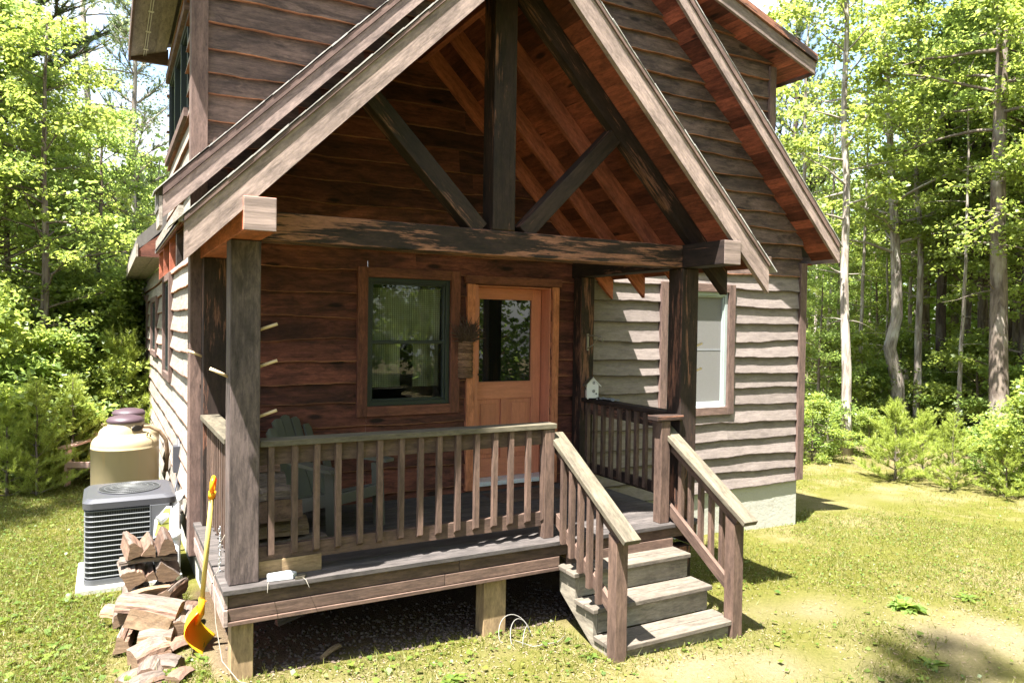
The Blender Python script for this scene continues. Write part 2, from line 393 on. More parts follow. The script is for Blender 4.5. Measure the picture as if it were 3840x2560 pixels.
def siding(mb, mp, rangef, z0, z1, openings, slotf, step=.05, amp=.024, expo=(.19, .23), th=(.046, .006), breaks=True):
    """waney-edged lap boards. mp(a, out, z) -> world point"""
    z = z0
    while z < z1:
        e = rng.uniform(*expo); zt = z+e
        r0, r1 = rangef(z+e*.5)
        if r1-r0 < .05: z = zt; continue
        cuts = [r0, r1]+[v for o in openings for v in (o[0], o[1]) if r0 < v < r1]
        L = rng.uniform(2.6, 4.2); joints = []
        x = r0+rng.uniform(1.5, 3.5)
        while breaks and x < r1-1: joints.append(x); x += L
        cuts += joints
        nseg = max(2, int((r1-r0)/step))
        xs = sorted(set([round(r0+(r1-r0)*i/nseg, 4) for i in range(nseg+1)]+[round(c, 4) for c in cuts]))
        w = wav_fn(amp); off = rng.random()*60; ov = rng.random()*60; rn = rng.random(); tb = th[0]*rng.uniform(.9, 1.25)
        for a, b in zip(xs[:-1], xs[1:]):
            if b-a < 1e-3: continue
            m = (a+b)/2
            if any(abs(a-j) < 2e-4 for j in joints): off = rng.random()*60; rn = rng.random()
            spans = [(z, zt+.03)]
            for o in openings:
                if o[0] < m < o[1]:
                    ns = []
                    for lo, hi in spans:
                        if o[3] <= lo or o[2] >= hi: ns.append((lo, hi)); continue
                        if lo < o[2]: ns.append((lo, o[2]))
                        if hi > o[3]: ns.append((o[3], hi))
                    spans = ns
            for lo, hi in spans:
                la = lo+(w(a) if lo == z else 0); lb = lo+(w(b) if lo == z else 0)
                t = lambda q: tb+(th[1]-tb)*min(1, max(0, (q-z)/(e+.03)))
                mi = slotf(m, lo)
                v0 = ov; U = lambda a_, q: (a_+off, q-z+ov)
                mb.face([mp(a, t(la), la), mp(b, t(lb), lb), mp(b, t(hi), hi), mp(a, t(hi), hi)], [U(a, la), U(b, lb), U(b, hi), U(a, hi)], mi, rn)
                me_ = 4 if mi == 3 else 2  # shadow-darkened edge under the sunlit boards, raw edge elsewhere
                mb.face([mp(a, 0, la+.004), mp(b, 0, lb+.004), mp(b, t(lb), lb), mp(a, t(la), la)], [U(a, la-.04), U(b, lb-.04), U(b, lb), U(a, la)], me_, rn)
                # rough bark lip just above the lower edge of the face
                if lo == z:
                    mb.face([mp(a, t(la)+.0015, la), mp(b, t(lb)+.0015, lb), mp(b, t(lb)+.001, lb+.008), mp(a, t(la)+.001, la+.008)], [U(a, la), U(b, lb), U(b, lb+.01), U(a, la+.01)], me_, rn)
        z = zt

# openings: (a0, a1, z0, z1)
WIN1 = (1.475, 2.335, .925, 2.16); DOOR = (2.60, 3.525, 0, 2.125); WIN2 = (5.14, 6.12, .745, 2.165)
def front_range(z):
    r = CX+(CZ+.18-z) if z > 2.9 else 7.45
    r = min(r, 7.45)
    if 3.3 < z < 5.2: r = max(r, 6.80)
    elif z >= 5.2: r = max(r, min(6.8, 7.19-(z-4.97-.12)/.335))
    l = -.03
    if z > 5.1: l = max(l, -.45+(z-4.90-.12)/.335)
    return l, r
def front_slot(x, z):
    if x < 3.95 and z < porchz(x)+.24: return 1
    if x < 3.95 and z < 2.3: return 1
    return 3 if z < 2.35 else 0  # lightened sunlit copy below, darkened shaded copy on the gable
mb = MB()
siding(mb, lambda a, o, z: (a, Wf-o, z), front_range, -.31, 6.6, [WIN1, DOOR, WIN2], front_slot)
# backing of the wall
front = mb.build('front_wall', [M['siding'], M['siding_red'], M['raw_edge'], M['siding_clean_lit'], M['dark_edge']], cabin)

LW = [(2.62, 5.0, 3.70, 4.62), (4.5, 5.5, 1.08, 2.2), (7.2, 8.5, 1.25, 2.0), (10.2, 12.0, .95, 2.1)]
mb = MB()
siding(mb, lambda a, o, z: (-.0-o, a, z), lambda z: (1.86, 12.9 if z < 2.5 else 5.15), -.31, 5.05, LW, lambda a, z: 0, step=.12, amp=.02, expo=(.2, .24))
mb.build('left_wall', [M['siding_side'], M['siding_red'], M['raw_edge']], cabin)
mb = MB()   # plain far sides closing the house
mb.box(7.40, 7.43, Wf+.02, 12.88, -.3, 2.7, 1); mb.box(0.02, 7.4, 12.86, 12.9, -.3, 2.5, 0); mb.box(6.74, 6.78, Wf+.02, 5.15, 2.9, 5.1, 1); mb.box(.02, 6.75, 5.12, 5.15, 2.6, 5.2, 0)
mb.build('rear_wall', M['siding'], cabin)
mb = MB()
mb.box(.03, 7.46, Wf-.01, 12.85, -1.6, -.30, 0); mb.build('foundation', M['concrete'], cabin)
# black sheets standing in for the unlit rooms behind the glass
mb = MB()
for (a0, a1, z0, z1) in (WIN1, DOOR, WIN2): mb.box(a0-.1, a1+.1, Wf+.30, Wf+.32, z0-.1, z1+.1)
mb.build('dark_room_sheet', M['dark_room'], cabin)

# corner boards and vertical trims
def cb(*boxes, mat='trim', name='corner_board'):
    m = MB()
    for b in boxes: m.box(*b, L=2)
    return m.build(name, M[mat], cabin, bevel=.004)
cb((-.078, -.045, 1.80, 1.97, -.29, 2.33), (-.078, .055, 1.762, 1.80, -.29, 2.40))
cb((-.078, -.045, 1.80, 1.93, 2.9, 5.05), (-.078, .055, 1.762, 1.80, 2.6, 5.05))
cb((7.40, 7.52, 1.762, 1.80, -.29, 2.60), (7.498, 7.52, 1.80, 1.93, -.29, 2.60))
cb((6.75, 6.86, 1.762, 1.80, 3.62, 5.08), (6.838, 6.86, 1.80, 1.93, 3.62, 5.08))
cb((3.855, 3.96, 1.755, 1.785, 0.0, 2.42), mat='trim_red', name='trim_board')

# windows ---------------------------------------------------------------
def window(a0, a1, z0, z1, tw, mp, trim, frame, cover, glass='glass', tdep=.068, name='window', mull=(), rail=True, tz=None):
    """mp(a, out, z). trim part -> window (frame) part of the cabin with pane, cover and trim below it"""
    def bx(m, x0, x1, o0, o1, q0, q1, L):
        m.box8([mp(x1 if i & 1 else x0, o1 if i & 2 else o0, q1 if i & 4 else q0) for i in range(8)], L)
    f = MB(); fw = .045
    bx(f, a0, a0+fw, -.06, .034, z0, z1, 2); bx(f, a1-fw, a1, -.06, .034, z0, z1, 2)
    bx(f, a0+fw, a1-fw, -.06, .032, z0, z0+fw, 0); bx(f, a0+fw, a1-fw, -.06, .032, z1-fw, z1, 0)
    s0 = fw+.018
    bx(f, a0+fw, a0+s0, -.05, .018, z0+fw, z1-fw, 2); bx(f, a1-s0, a1-fw, -.05, .018, z0+fw, z1-fw, 2)
    bx(f, a0+s0, a1-s0, -.05, .016, z1-s0, z1-fw, 0); bx(f, a0+s0, a1-s0, -.05, .016, z0+fw, z0+s0, 0)
    if rail: zm = z0+(z1-z0)*.497; bx(f, a0+s0, a1-s0, -.05, .010, zm-.016, zm+.016, 0)
    for q in mull: bx(f, q-.03, q+.03, -.055, .03, z0+fw, z1-fw, 2)
    w = f.build(name, M[frame], cabin, bevel=.003)
    g = MB(); g.box8([mp((a1-fw) if i & 1 else (a0+fw), -.022 if i & 2 else -.026, (z1-fw) if i & 4 else (z0+fw)) for i in range(8)]); g.build('pane', M[glass], w)
    if cover:
        c = MB()
        if cover == 'lace':
            n = 40; W_ = (a1-a0-2*fw)
            def strip(u0, u1, q0, q1):
                k = max(4, int((u1-u0)*60))
                for i in range(k):
                    x0 = u0+(u1-u0)*i/k; x1 = u0+(u1-u0)*(i+1)/k
                    d = lambda x: -.085+.014*math.sin(x*42)+.006*math.sin(x*19)
                    c.face([mp(x0, d(x0), q0), mp(x1, d(x1), q0), mp(x1, d(x1), q1), mp(x0, d(x0), q1)], [(x0, q0), (x1, q0), (x1, q1), (x0, q1)], 0, .5, True)
            strip(a0+fw+.02, a0+.53*(a1-a0)-.08, z0+.17, z1-.09); strip(a0+.53*(a1-a0)+.05, a1-fw-.03, z0+.17, z1-.09)
            strip(a0+fw+.02, a1-fw-.02, (z0+z1)/2+.0, z1-.09)
            c.build('curtain', M['lace'], w)
        else:       # full insect screen set in front of the glass
            bx(c, a0+s0-.004, a1-s0+.004, -.014, -.011, z0+s0-.004, z1-s0+.004, 2); c.build('insect_screen', M['blind'], w)
            c = MB(); zq = (z0+z1)/2; bx(c, a0+s0, a1-s0, -.011, -.0085, zq-.012, zq+.012, 0); c.build('screen_bar', M['cloth_grey'], w)
    if trim:
        t = MB(); e = tw
        bx(t, a0-e, a0, .0, tdep, z0-e*.95, z1+e*.95, 2); bx(t, a1, a1+e, .0, tdep, z0-e*.95, z1+e*.95, 2)
        bx(t, a0, a1, .0, tdep-.003, z1, z1+e*.95, 0); bx(t, a0, a1, .0, tdep-.003, z0-e*.95, z0, 0)
        t.build('window_trim', M[trim], w, bevel=.004)
    return w
mpF = lambda a, o, z: (a, Wf-o, z)
mpL = lambda a, o, z: (-o, a, z)
w1 = window(*WIN1, .10, mpF, 'trim_red', 'gable_frame', 'lace')
w2 = window(*WIN2, .105, mpF, 'trim', 'frame_pale', 'screen', rail=False)
m = MB(); m.box(WIN2[0]+.05, WIN2[1]-.05, Wf-.062, Wf-.02, WIN2[2]-.003, WIN2[2]+.02, 0); m.build('sill', M['alu'], w2)
for i, o in enumerate(LW):
    window(*o, .09, mpL, 'trim' if i else None, 'gable_frame', None, 'glass_dark', mull=([3.4, 4.2] if i == 0 else []), rail=i != 0)
m = MB(); m.box(-.07, -.02, 2.55, 5.05, 4.62, 4.72, 1); m.box(-.075, -.02, 2.5, 5.08, 3.62, 3.70, 1); m.build('trim_board', M['trim'], cabin)

# door --------------------------------------------------------------------
YD = Wf+.14; X0, X1 = 2.665, 3.505
m = MB()
m.box(X0, 2.735-.0, YD, YD+.045, .10, 2.115, 2); m.box(3.375+.02, X1, YD, YD+.045, .10, 2.115, 2)
m.box(2.735, 3.395, YD, YD+.044, 2.005, 2.115, 0); m.box(2.735, 3.395, YD, YD+.044, .93, 1.105, 0); m.box(2.735, 3.395, YD, YD+.044, .10, .30, 0)
m.box(3.02, 3.11, YD, YD+.044, .30, .93, 2)
door = m.build('door', M['door'], cabin, bevel=.004)
for a, b in ((2.735, 3.02), (3.11, 3.395)):
    m = MB(); m.box(a, b, YD+.018, YD+.04, .30, .93, 2)
    m.box(a+.045, b-.045, YD+.006, YD+.018, .345, .885, 2); m.build('door_panel', M['door'], door, bevel=.01)
m = MB(); m.box(2.735, 3.395, YD+.015, YD+.022, 1.105, 2.005); m.build('glass_pane', M['glass_dark'], door)
m = MB()
for b in ((2.735, 2.747, 1.105, 2.005), (3.383, 3.395, 1.105, 2.005), (2.747, 3.383, 1.993, 2.005), (2.747, 3.383, 1.105, 1.117)): m.box(b[0], b[1], YD-.006, YD+.015, b[2], b[3], 2)
m.build('glazing_bead', M['door'], door)
m = MB(); m.box(2.678, 2.712, YD-.012, YD, 1.10, 1.27, 2); m.beam((2.695, YD-.03, 1.17), (2.695, YD-.03, 1.25), .02, .02); m.tube([(2.695, YD-.01, 1.2), (2.695, YD-.05, 1.2), (2.78, YD-.055, 1.2)], .009)
m.build('handle', M['iron'], door)
m = MB(); m.tube([(2.70, YD, .995), (2.70, YD-.018, .995)], [.035, .03], 18); m.build('deadbolt', M['iron'], door)
m = MB(); m.box(2.605, 2.655, Wf-.03, YD+.05, .05, 2.13, 2); m.box(3.515, 3.53, Wf-.03, YD+.05, .05, 2.13, 2); m.box(2.605, 3.53, Wf-.02, YD+.05, 2.117, 2.14, 0)
m.build('door_jamb', M['door'], cabin, bevel=.003)
m = MB(); m.box(2.515, 2.605, Wf-.066, Wf-.0, .02, 2.135, 2); m.box(3.535, 3.615, Wf-.066, Wf-.0, .02, 2.135, 2); m.build('door_casing', M['door_trim'], cabin, bevel=.004)
m = MB(); m.box(2.49, 3.64, Wf-.078, Wf-.0, 2.14, 2.225, 0); m.build('door_head', M['trim_red'], cabin, bevel=.004)
m = MB(); m.box(2.60, 3.535, Wf-.075, YD+.05, .055, .10, 0); m.build('threshold', M['alu'], cabin, bevel=.004)
m = MB(); m.box(2.56, 3.57, Wf-.045, Wf-.002, .004, .052, 0); m.build('door_riser', M['trim_red'], cabin)

# roofs -------------------------------------------------------------------
def planks_x(mb, x0, x1, zf, y0, y1, w=.135, th=.02, gap=.004):
    """boards running along Y under a roof slope"""
    n = max(1, int(abs(x1-x0)*math.hypot(1, (zf(x1)-zf(x0))/(x1-x0))/w)); 
    for i in range(n):
        a = x0+(x1-x0)*(i+.5*gap)/n; b = x0+(x1-x0)*(i+1-gap*3)/n
        za, zb = zf(a), zf(b); s = rng.uniform(0, .003)
        mb.box8([((b if i_ & 1 else a), (y1 if i_ & 2 else y0), (zb if i_ & 1 else za)+(th if i_ & 4 else s)) for i_ in range(8)], 1)
def slab(mb, x0, x1, zf, y0, y1, t0, t1, n=1):
    for i in range(n):
        a = x0+(x1-x0)*i/n; b = x0+(x1-x0)*(i+1)/n
        mb.box8([((b if k & 1 else a), (y1 if k & 2 else y0), (zf(b) if k & 1 else zf(a))+(t1 if k & 4 else t0)) for k in range(8)], 0)
def shingle_edge(mb, x0, x1, zf, y0, y1, z0, seed):
    """ragged edge of the shingle courses along a rake"""
    r = random.Random(seed); L = abs(x1-x0)*1.414; n = max(4, int(L/.14))
    for i in range(n):
        a = x0+(x1-x0)*i/n; b = x0+(x1-x0)*(i+1.35)/n
        o = r.uniform(0, .003); t = r.uniform(.010, .018); l = r.uniform(0, .008)
        mb.box8([((b if k & 1 else a), (y1 if k & 2 else y0-o), (zf(b)+z0+(.004 if k & 4 == 0 else 0) if k & 1 else zf(a)+z0+.006)+(t if k & 4 else l)) for k in range(8)], 0)
M['shingle'] = plain('asphalt_shingle', (.12, .11, .10), .95, .1, .4, 20)
M['shingle_edge'] = plain('shingle_edge', (.34, .32, .29), .95, .1, .35, 20)

mb = MB(); zr = lambda x: mainz(x)
for s, xe in ((1, 7.715), (-1, -.485)):
    if s > 0: slab(mb, CX, 7.715, zr, 1.50, 13.1, .10, .27)
    else:
        slab(mb, CX, -.345, zr, 1.50, 1.845, .10, .27); slab(mb, CX, .3, zr, 1.845, 5.2, .10, .27); slab(mb, CX, -.375, zr, 5.2, 13.1, .10, .27)
main_roof = mb.build('main_roof', M['shingle'], cabin)
MY = 1.43
for s, xe in ((1, 7.70), (-1, -.31)):
    m = MB()
    a, b = (CX, xe)
    m.prism([(a, MY, zr(a)), (b, MY, zr(b)), (b, MY, zr(b)+.17), (a, MY, zr(a)+.17)], (0, .04, 0)); m.build('rake_board', M['barge'], main_roof, bevel=.004)
    m = MB(); m.prism([(a, MY-.013, zr(a)+.176), (b, MY-.013, zr(b)+.176), (b, MY-.013, zr(b)+.25), (a, MY-.013, zr(a)+.25)], (0, .07, 0)); m.build('rake_trim', M['trim'], main_roof)
    m = MB(); planks_x(m, a, xe-s*.004, lambda x: zr(x)+.035, MY+.042, 1.84); m.build('soffit', M['plank'], main_roof)
    m = MB(); shingle_edge(m, a, xe+s*.03, zr, MY-.018, 1.75, .255, 5+s); m.build('shingle_edge', M['shingle_edge'], main_roof)
# boxed eaves
m = MB(); m.prism([(-.36, 5.2, 2.505), (-.02, 5.2, 2.505), (-.02, 5.2, 2.86), (-.36, 5.2, 2.60)], (0, .03, 0)); m.build('eave_end', M['trim_red'], main_roof)
m = MB()
for i in range(2): m.box(-.358+i*.17, -.358+i*.17+.164, 5.23, 13.1, 2.505, 2.525, 1)
m.build('soffit', M['siding_side'], main_roof)
m = MB(); m.box(-.385, -.362, 5.18, 13.12, 2.50, 2.66, 1); m.build('fascia_board', M['siding_side'], main_roof)
m = MB(); m.prism([(-.335, MY+.005, 2.47), (-.312, MY+.005, 2.47), (-.312, MY+.005, 2.70), (-.335, MY+.005, 2.70)], (0, .40, 0)); m.build('eave_end', M['siding_side'], main_roof)
m = MB(); m.box(7.46, 7.70, 1.845, 13.0, 2.59, 2.61, 1); m.build('soffit', M['plank'], main_roof)
m = MB(); m.box(7.702, 7.727, MY, 13.1, 2.60, 2.79, 1); m.build('fascia_board', M['barge'], main_roof)

# shed dormer roofs
for s, zf, xe, wx, yb in ((1, dormR, 7.19, 6.80, 5.4), (-1, dormL, -.45, -.03, 5.25)):
    m = MB(); slab(m, CX, xe+s*.015, zf, 1.48, yb, .09, .24); dr = m.build('dormer_roof', M['shingle'], cabin)
    m = MB(); m.prism([(CX, 1.45, zf(CX)), (xe, 1.45, zf(xe)), (xe, 1.45, zf(xe)+.15), (CX, 1.45, zf(CX)+.15)], (0, .035, 0)); m.build('rake_board', M['barge'], dr, bevel=.004)
    m = MB(); m.prism([(CX, 1.42, zf(CX)+.152), (xe+s*.02, 1.42, zf(xe)+.152), (xe+s*.02, 1.42, zf(xe)+.235), (CX, 1.42, zf(CX)+.235)], (0, .06, 0)); m.build('rake_trim', M['timber'], dr)
    m = MB(); planks_x(m, CX, wx+s*.02, lambda x: zf(x)+.03, 1.487, 1.84, .15); planks_x(m, wx+s*.02, xe, lambda x: zf(x)+.03, 1.487, yb, .13)
    m.build('soffit', M['plank'] if s > 0 else M['siding_side'], dr)
    m = MB(); m.box(min(xe, xe+s*.025), max(xe, xe+s*.025), 1.455, yb, zf(xe)-.01, zf(xe)+.17, 1); m.build('fascia_board', M['trim'], dr)
    if s < 0:
        m = MB()
        for y in np.arange(1.9, 5.1, .62):
            for x in (-.31, -.285): m.box(x, x+.006, y, y+.56, dormL(x)+.017, dormL(x)+.024, 1)
            m.box(-.32, -.265, y+.57, y+.60, dormL(-.29)+.014, dormL(-.29)+.022, 0)
        m.build('soffit_vent', M['white_paint'], dr)
    m = MB(); m.box(min(wx, xe), max(wx, xe), yb-.05, yb, zf(xe)-.0, zf(wx)+.05, 0); m.build('eave_end', M['trim'], dr)

# porch roof ------------------------------------------------------------------
Y0, Y1 = -.49, 1.80
XL, XR = -.315, 4.32
mb = MB()
for xe in (-.345, 4.335): slab(mb, PX, xe, porchz, -.47, Y1+.03, .246, .272)
porch_roof = mb.build('porch_roof', M['shingle'], cabin)
for xe in (-.335, 4.325):
    m = MB(); planks_x(m, PX, xe, lambda x: porchz(x)+.222, -.445, Y1+.02, .14, .022); m.build('roof_boards', M['plank'], porch_roof)
def rafter(y, t, mat, name, z0=0.0, z1=.218, xl=XL, xr=XR):
    out = []
    for xe in (xl, xr):
        m = MB(); m.prism([(PX, y, PZ+z0), (xe, y, porchz(xe)+z0), (xe, y, porchz(xe)+z1), (PX, y, PZ+z1)], (0, t, 0)); out.append(m.build(name, M[mat], porch_roof, bevel=.004))
    return out
rafter(-.49, .045, 'barge', 'barge_rafter')
for y in (.58, 1.19, 1.755): rafter(y, .045, 'rafter', 'rafter')
for xe in (XL, XR):
    s = 1 if xe > PX else -1
    m = MB(); b = xe+s*.0
    m.prism([(PX, -.503, PZ+.222), (b, -.503, porchz(b)+.222), (b, -.503, porchz(b)+.252), (PX, -.503, PZ+.252)], (0, .06, 0)); m.build('rake_trim', M['trim'], porch_roof, bevel=.003)
    m = MB(); shingle_edge(m, PX, xe+s*.045, porchz, -.506, -.30, .254, 20+s); m.build('shingle_edge', M['shingle_edge'], porch_roof)
m = MB(); m.box(-.345, -.318, -.49, 1.72, 2.275, 2.365, 1); m.build('eave_fascia', M['siding_side'], porch_roof)
m = MB(); m.box(4.322, 4.345, -.49, 1.72, 2.255, 2.345, 1); m.build('eave_fascia', M['trim'], porch_roof)
m = MB(); m.box(PX-.03, PX+.03, -.48, Y1, PZ-.09, PZ+.21, 1); m.build('ridge_beam', M['rafter'], porch_roof)
for x0 in (0.0, 3.785):
    m = MB(); m.box(x0, x0+.19, -.50, 1.79, 2.25, 2.452, 1, mis=[0, 0, 1, 0, 0, 0]); m.build('wall_plate', [M['timber_dark' if x0 else 'rafter'], M['barge']], porch_roof, bevel=.006)

# porch truss: tie beam, king post, braces, top chords
m = MB(); m.box(.192, 3.783, .0, .185, 2.25, 2.445, 0); truss = m.build('tie_beam', M['timber'], cabin, bevel=.008)
m = MB(); m.box(1.885, 2.08, -.004, .18, 2.447, 4.33, 2); m.build('king_post', M['timber_dark'], truss, bevel=.008)
for s in (-1, 1):
    a = Vector((PX+s*.17, .085, 2.42)); b = Vector((PX+s*1.10, .085, 3.36))
    m = MB(); d = (b-a).normalized(); m.beam(a+d*.03, b+d*.02, .14, .135, (0, 0, 1)); m.build('brace', M['timber_dark'], truss, bevel=.006)
    xe = XL if s < 0 else XR
    m = MB(); m.prism([(PX+s*.1, .0, PZ-.1), (xe, .0, porchz(xe)), (xe, .0, porchz(xe)+.216), (PX, .0, PZ+.216), (PX, .0, PZ)], (0, .09, 0)); m.build('top_chord', M['timber_dark'], truss, bevel=.005)
# bird's nest straw tucked on the rake is loose material: thin strands on the barge
# posts ------------------------------------------------------------------------
def peg(m, p, d): m.tube([p, Vector(p)+Vector(d)], .0105, 10, rn=.5)
m = MB(); m.box(0, .19, 0, .185, .0, 2.247, 2); pl = m.build('porch_post', M['post'], cabin, bevel=.008)
for z in (1.66, 1.415, 1.08): m = MB(); peg(m, (.185, .09, z), (.125, -.02, .045)); m.build('peg', M['dowel'], pl)
m = MB(); peg(m, (.005, .09, 1.355), (-.115, .0, .055)); m.build('peg', M['dowel'], pl)
m = MB(); m.box(3.785, 3.975, 0, .185, .0, 2.247, 2); pr = m.build('porch_post', M['timber_dark'], cabin, bevel=.008)
for z, d in ((1.31, (.12, -.02, .04)), (1.53, (.14, .0, .05))): m = MB(); peg(m, (3.97, .09, z), d); m.build('peg', M['dowel'], pr)
m = MB(); m.box(0.01, .19, 1.60, 1.775, .0, 2.247, 2); q = m.build('wall_post', M['timber_dark'], cabin, bevel=.006)
for z in (1.68, 1.40, 1.06): m = MB(); peg(m, (.185, 1.69, z), (.125, -.02, .045)); m.build('peg', M['dowel'], q)
m = MB(); peg(m, (.015, 1.69, 1.42), (-.12, 0, .05)); m.build('peg', M['dowel'], q)
m = MB(); m.box(3.79, 3.96, 1.60, 1.755, .0, 2.247, 2); q2 = m.build('wall_post', M['timber_dark'], cabin, bevel=.006)
m = MB()   # scroll plant bracket
m.box(3.865, 3.89, 1.59, 1.60, 1.46, 1.64, 2); m.tube([(3.877, 1.595, 1.62), (3.877, 1.40, 1.622), (3.877, 1.36, 1.61)], .007, 8)
m.tube([(3.877, 1.595, 1.48), (3.877, 1.50, 1.52), (3.877, 1.40, 1.60), (3.877, 1.345, 1.615), (3.877, 1.315, 1.59), (3.877, 1.325, 1.56), (3.877, 1.35, 1.565)], .007, 8)
m.build('plant_bracket', M['rope'], q2)

# deck ------------------------------------------------------------------------
m = MB(); y = -.075; first = True
while y < Wf-.03:
    w = .138; m.box(-.045, 3.995, y, min(y+w, Wf-.015), -.036, 0+rng.uniform(-.0015, .0015), 0); y += w+.005
deck = m.build('porch_deck', M['deck'], cabin, bevel=.004)
m = MB(); m.box(-.012, 1.62, -.045, -.015, -.125, -.038, 0); m.box(1.624, 3.95, -.045, -.015, -.125, -.038, 0); m.build('fascia_board', M['rail'], deck, bevel=.003)
m = MB(); m.box(-.012, 1.50, -.058, -.016, -.207, -.129, 0); m.box(1.504, 2.50, -.058, -.016, -.207, -.129, 0); m.build('fascia_board', M['rail'], deck, bevel=.003)
m = MB(); m.box(-.012, 2.50, -.07, -.016, -.238, -.211, 0); m.build('fascia_lip', M['rail'], deck, bevel=.003)
m = MB(); m.box(-.034, -.012, -.06, 1.76, -.125, -.038, 1); m.box(-.04, -.012, -.07, 1.76, -.238, -.129, 1); m.build('fascia_board', M['barge'], deck, bevel=.003)
m = MB(); m.box(3.95, 3.98, -.03, 1.76, -.238, -.038, 1); m.build('fascia_board', M['rail'], deck)
m = MB()
for x in np.arange(.3, 3.9, .4): m.box(x, x+.04, .0, 1.8, -.235, -.04, 1)
m.build('joists', M['post_raw'], deck)
for (x0, x1, y0, y1) in ((.015, .155, -.012, .128), (1.85, 2.045, -.005, .135), (3.80, 3.94, .0, .14)):
    m = MB(); m.box(x0, x1, y0, y1, gz(x0, y0)-.3, -.24, 2); m.build('support_post', M['post_raw'] if x0 < 3 else M['timber'], deck, bevel=.005)

# railings -----------------------------------------------------------------------
def railing(p0, p1, capw, cap_shift, bal_side, n, zcap, mats, bz=(.20, .885), bottom=(.095, .21), name='porch_railing'):
    """straight level rail from p0 to p1 (x, y). cap_shift/bal_side: offsets along the left normal"""
    a = Vector((*p0, 0)); b = Vector((*p1, 0)); d = (b-a).normalized(); nrm = Vector((-d.y, d.x, 0))
    at = lambda t, s, z: a+d*t+nrm*s+Vector((0, 0, z)); L = (b-a).length
    m = MB()
    for z0, z1 in ((zcap-.045-.125, zcap-.046), bottom):
        m.box8([at(L if i & 1 else 0, .019 if i & 2 else -.019, z1 if i & 4 else z0) for i in range(8)], 0)
    r = m.build(name, M[mats[0]], cabin, bevel=.003)
    m = MB(); m.box8([at(L+.02 if i & 1 else 0, cap_shift+(capw/2 if i & 2 else -capw/2), zcap if i & 4 else zcap-.042) for i in range(8)], 0); m.build('rail_cap', M[mats[1]], r, bevel=.005)
    for i in range(n):
        t = L*(i+.5)/n+rng.uniform(-.006, .006); o = bal_side*.039; j = rng.uniform(-.004, .004)
        m = MB(); q = .0195
        c = [at(t+(q if k & 1 else -q)+(j if k & 4 else 0), o+(q if k & 2 else -q), bz[1] if k & 4 else bz[0]+(.025 if ((k & 2 > 0) == (bal_side > 0)) else 0)) for k in range(8)]
        m.box8(c, 2); m.build('baluster', M[mats[2]], r)
    return r
rf = railing((.195, .095), (2.49, .095), .145, .0, -1, 15, .928, ('rail', 'cap', 'rail'), bz=(.135, .885))
m = MB(); m.box(.20, .62, .07, .112, .0, .113, 0); m.build('blocking', M['post_raw'], rf, bevel=.003)
m = MB(); m.box(2.405, 2.495, .03, .12, .0, .884, 2); m.build('newel_post', M['rail'], rf, bevel=.004)
railing((.095, .195), (.095, 1.59), .15, .03, 1, 11, .935, ('rail', 'cap', 'rail'), bz=(.08, .89), bottom=(.10, .19))
rr = railing((3.88, .19), (3.88, 1.59), .145, .0, 1, 10, .95, ('timber_dark', 'timber_dark', 'rail'), bz=(.16, .90), bottom=(.15, .26))
m = MB(); m.box(3.56, 3.66, -.02, .075, .0, .90, 2); m.build('newel_post', M['rail'], rr, bevel=.004)
m = MB(); m.box(3.50, 3.80, -.035, .10, .902, .945, 0); m.build('newel_cap', M['timber_dark'], rr, bevel=.005)

# stairs ----------------------------------------------------------------------------
XA, XB = 2.50, 3.69
ST = []
for x in (XA+.03, XB-.065):
    m = MB()
    pts = [(x, -.03, -.06)]
    # notched stringer outline in the YZ plane
    prof = [(-.04, -.24)]
    tz = [-.2, -.4, -.6]; nose = [-.29, -.535, -.785]
    back = [-.03, -.275, -.52]
    prof = [(-.02, -.236), (-.25, -.236), (-.25, -.436), (-.495, -.436), (-.495, -.636), (-.745, -.636), (-.745, -.80), (-.66, -.80), (-.02, -.42)]
    m.prism([(x, p[0], p[1]) for p in prof], (.038, 0, 0))
    ST.append(m)
stair = ST[0].build('staircase', M['riser'], cabin, bevel=.003)
ST[1].build('stringer', M['riser'], stair, bevel=.003)
for i, (z, n0, b0) in enumerate(zip((-.2, -.4, -.6), (-.29, -.535, -.785), (-.03, -.275, -.52))):
    m = MB(); mid = (n0+b0)/2; sx = .03*i
    m.box(XA-.01+sx*.4, XB-.01+sx*.5, n0, mid-.003, z-.038, z, 0); m.box(XA-.01+sx*.4, XB-.01+sx*.5, mid+.003, b0, z-.038, z, 0)
    m.build('tread', M['tread'], stair, bevel=.006)
    m = MB(); zz = z-.2 if i < 2 else gz(3, -.8)-.08
    m.box(XA+.07, XB-.02, n0+.035, n0+.058, zz, z-.04, 0); m.build('riser', M['riser'], stair)
m = MB(); m.box(XA+.07, XB-.02, -.066, -.046, -.2, -.126, 0); m.build('riser', M['rail'], stair)
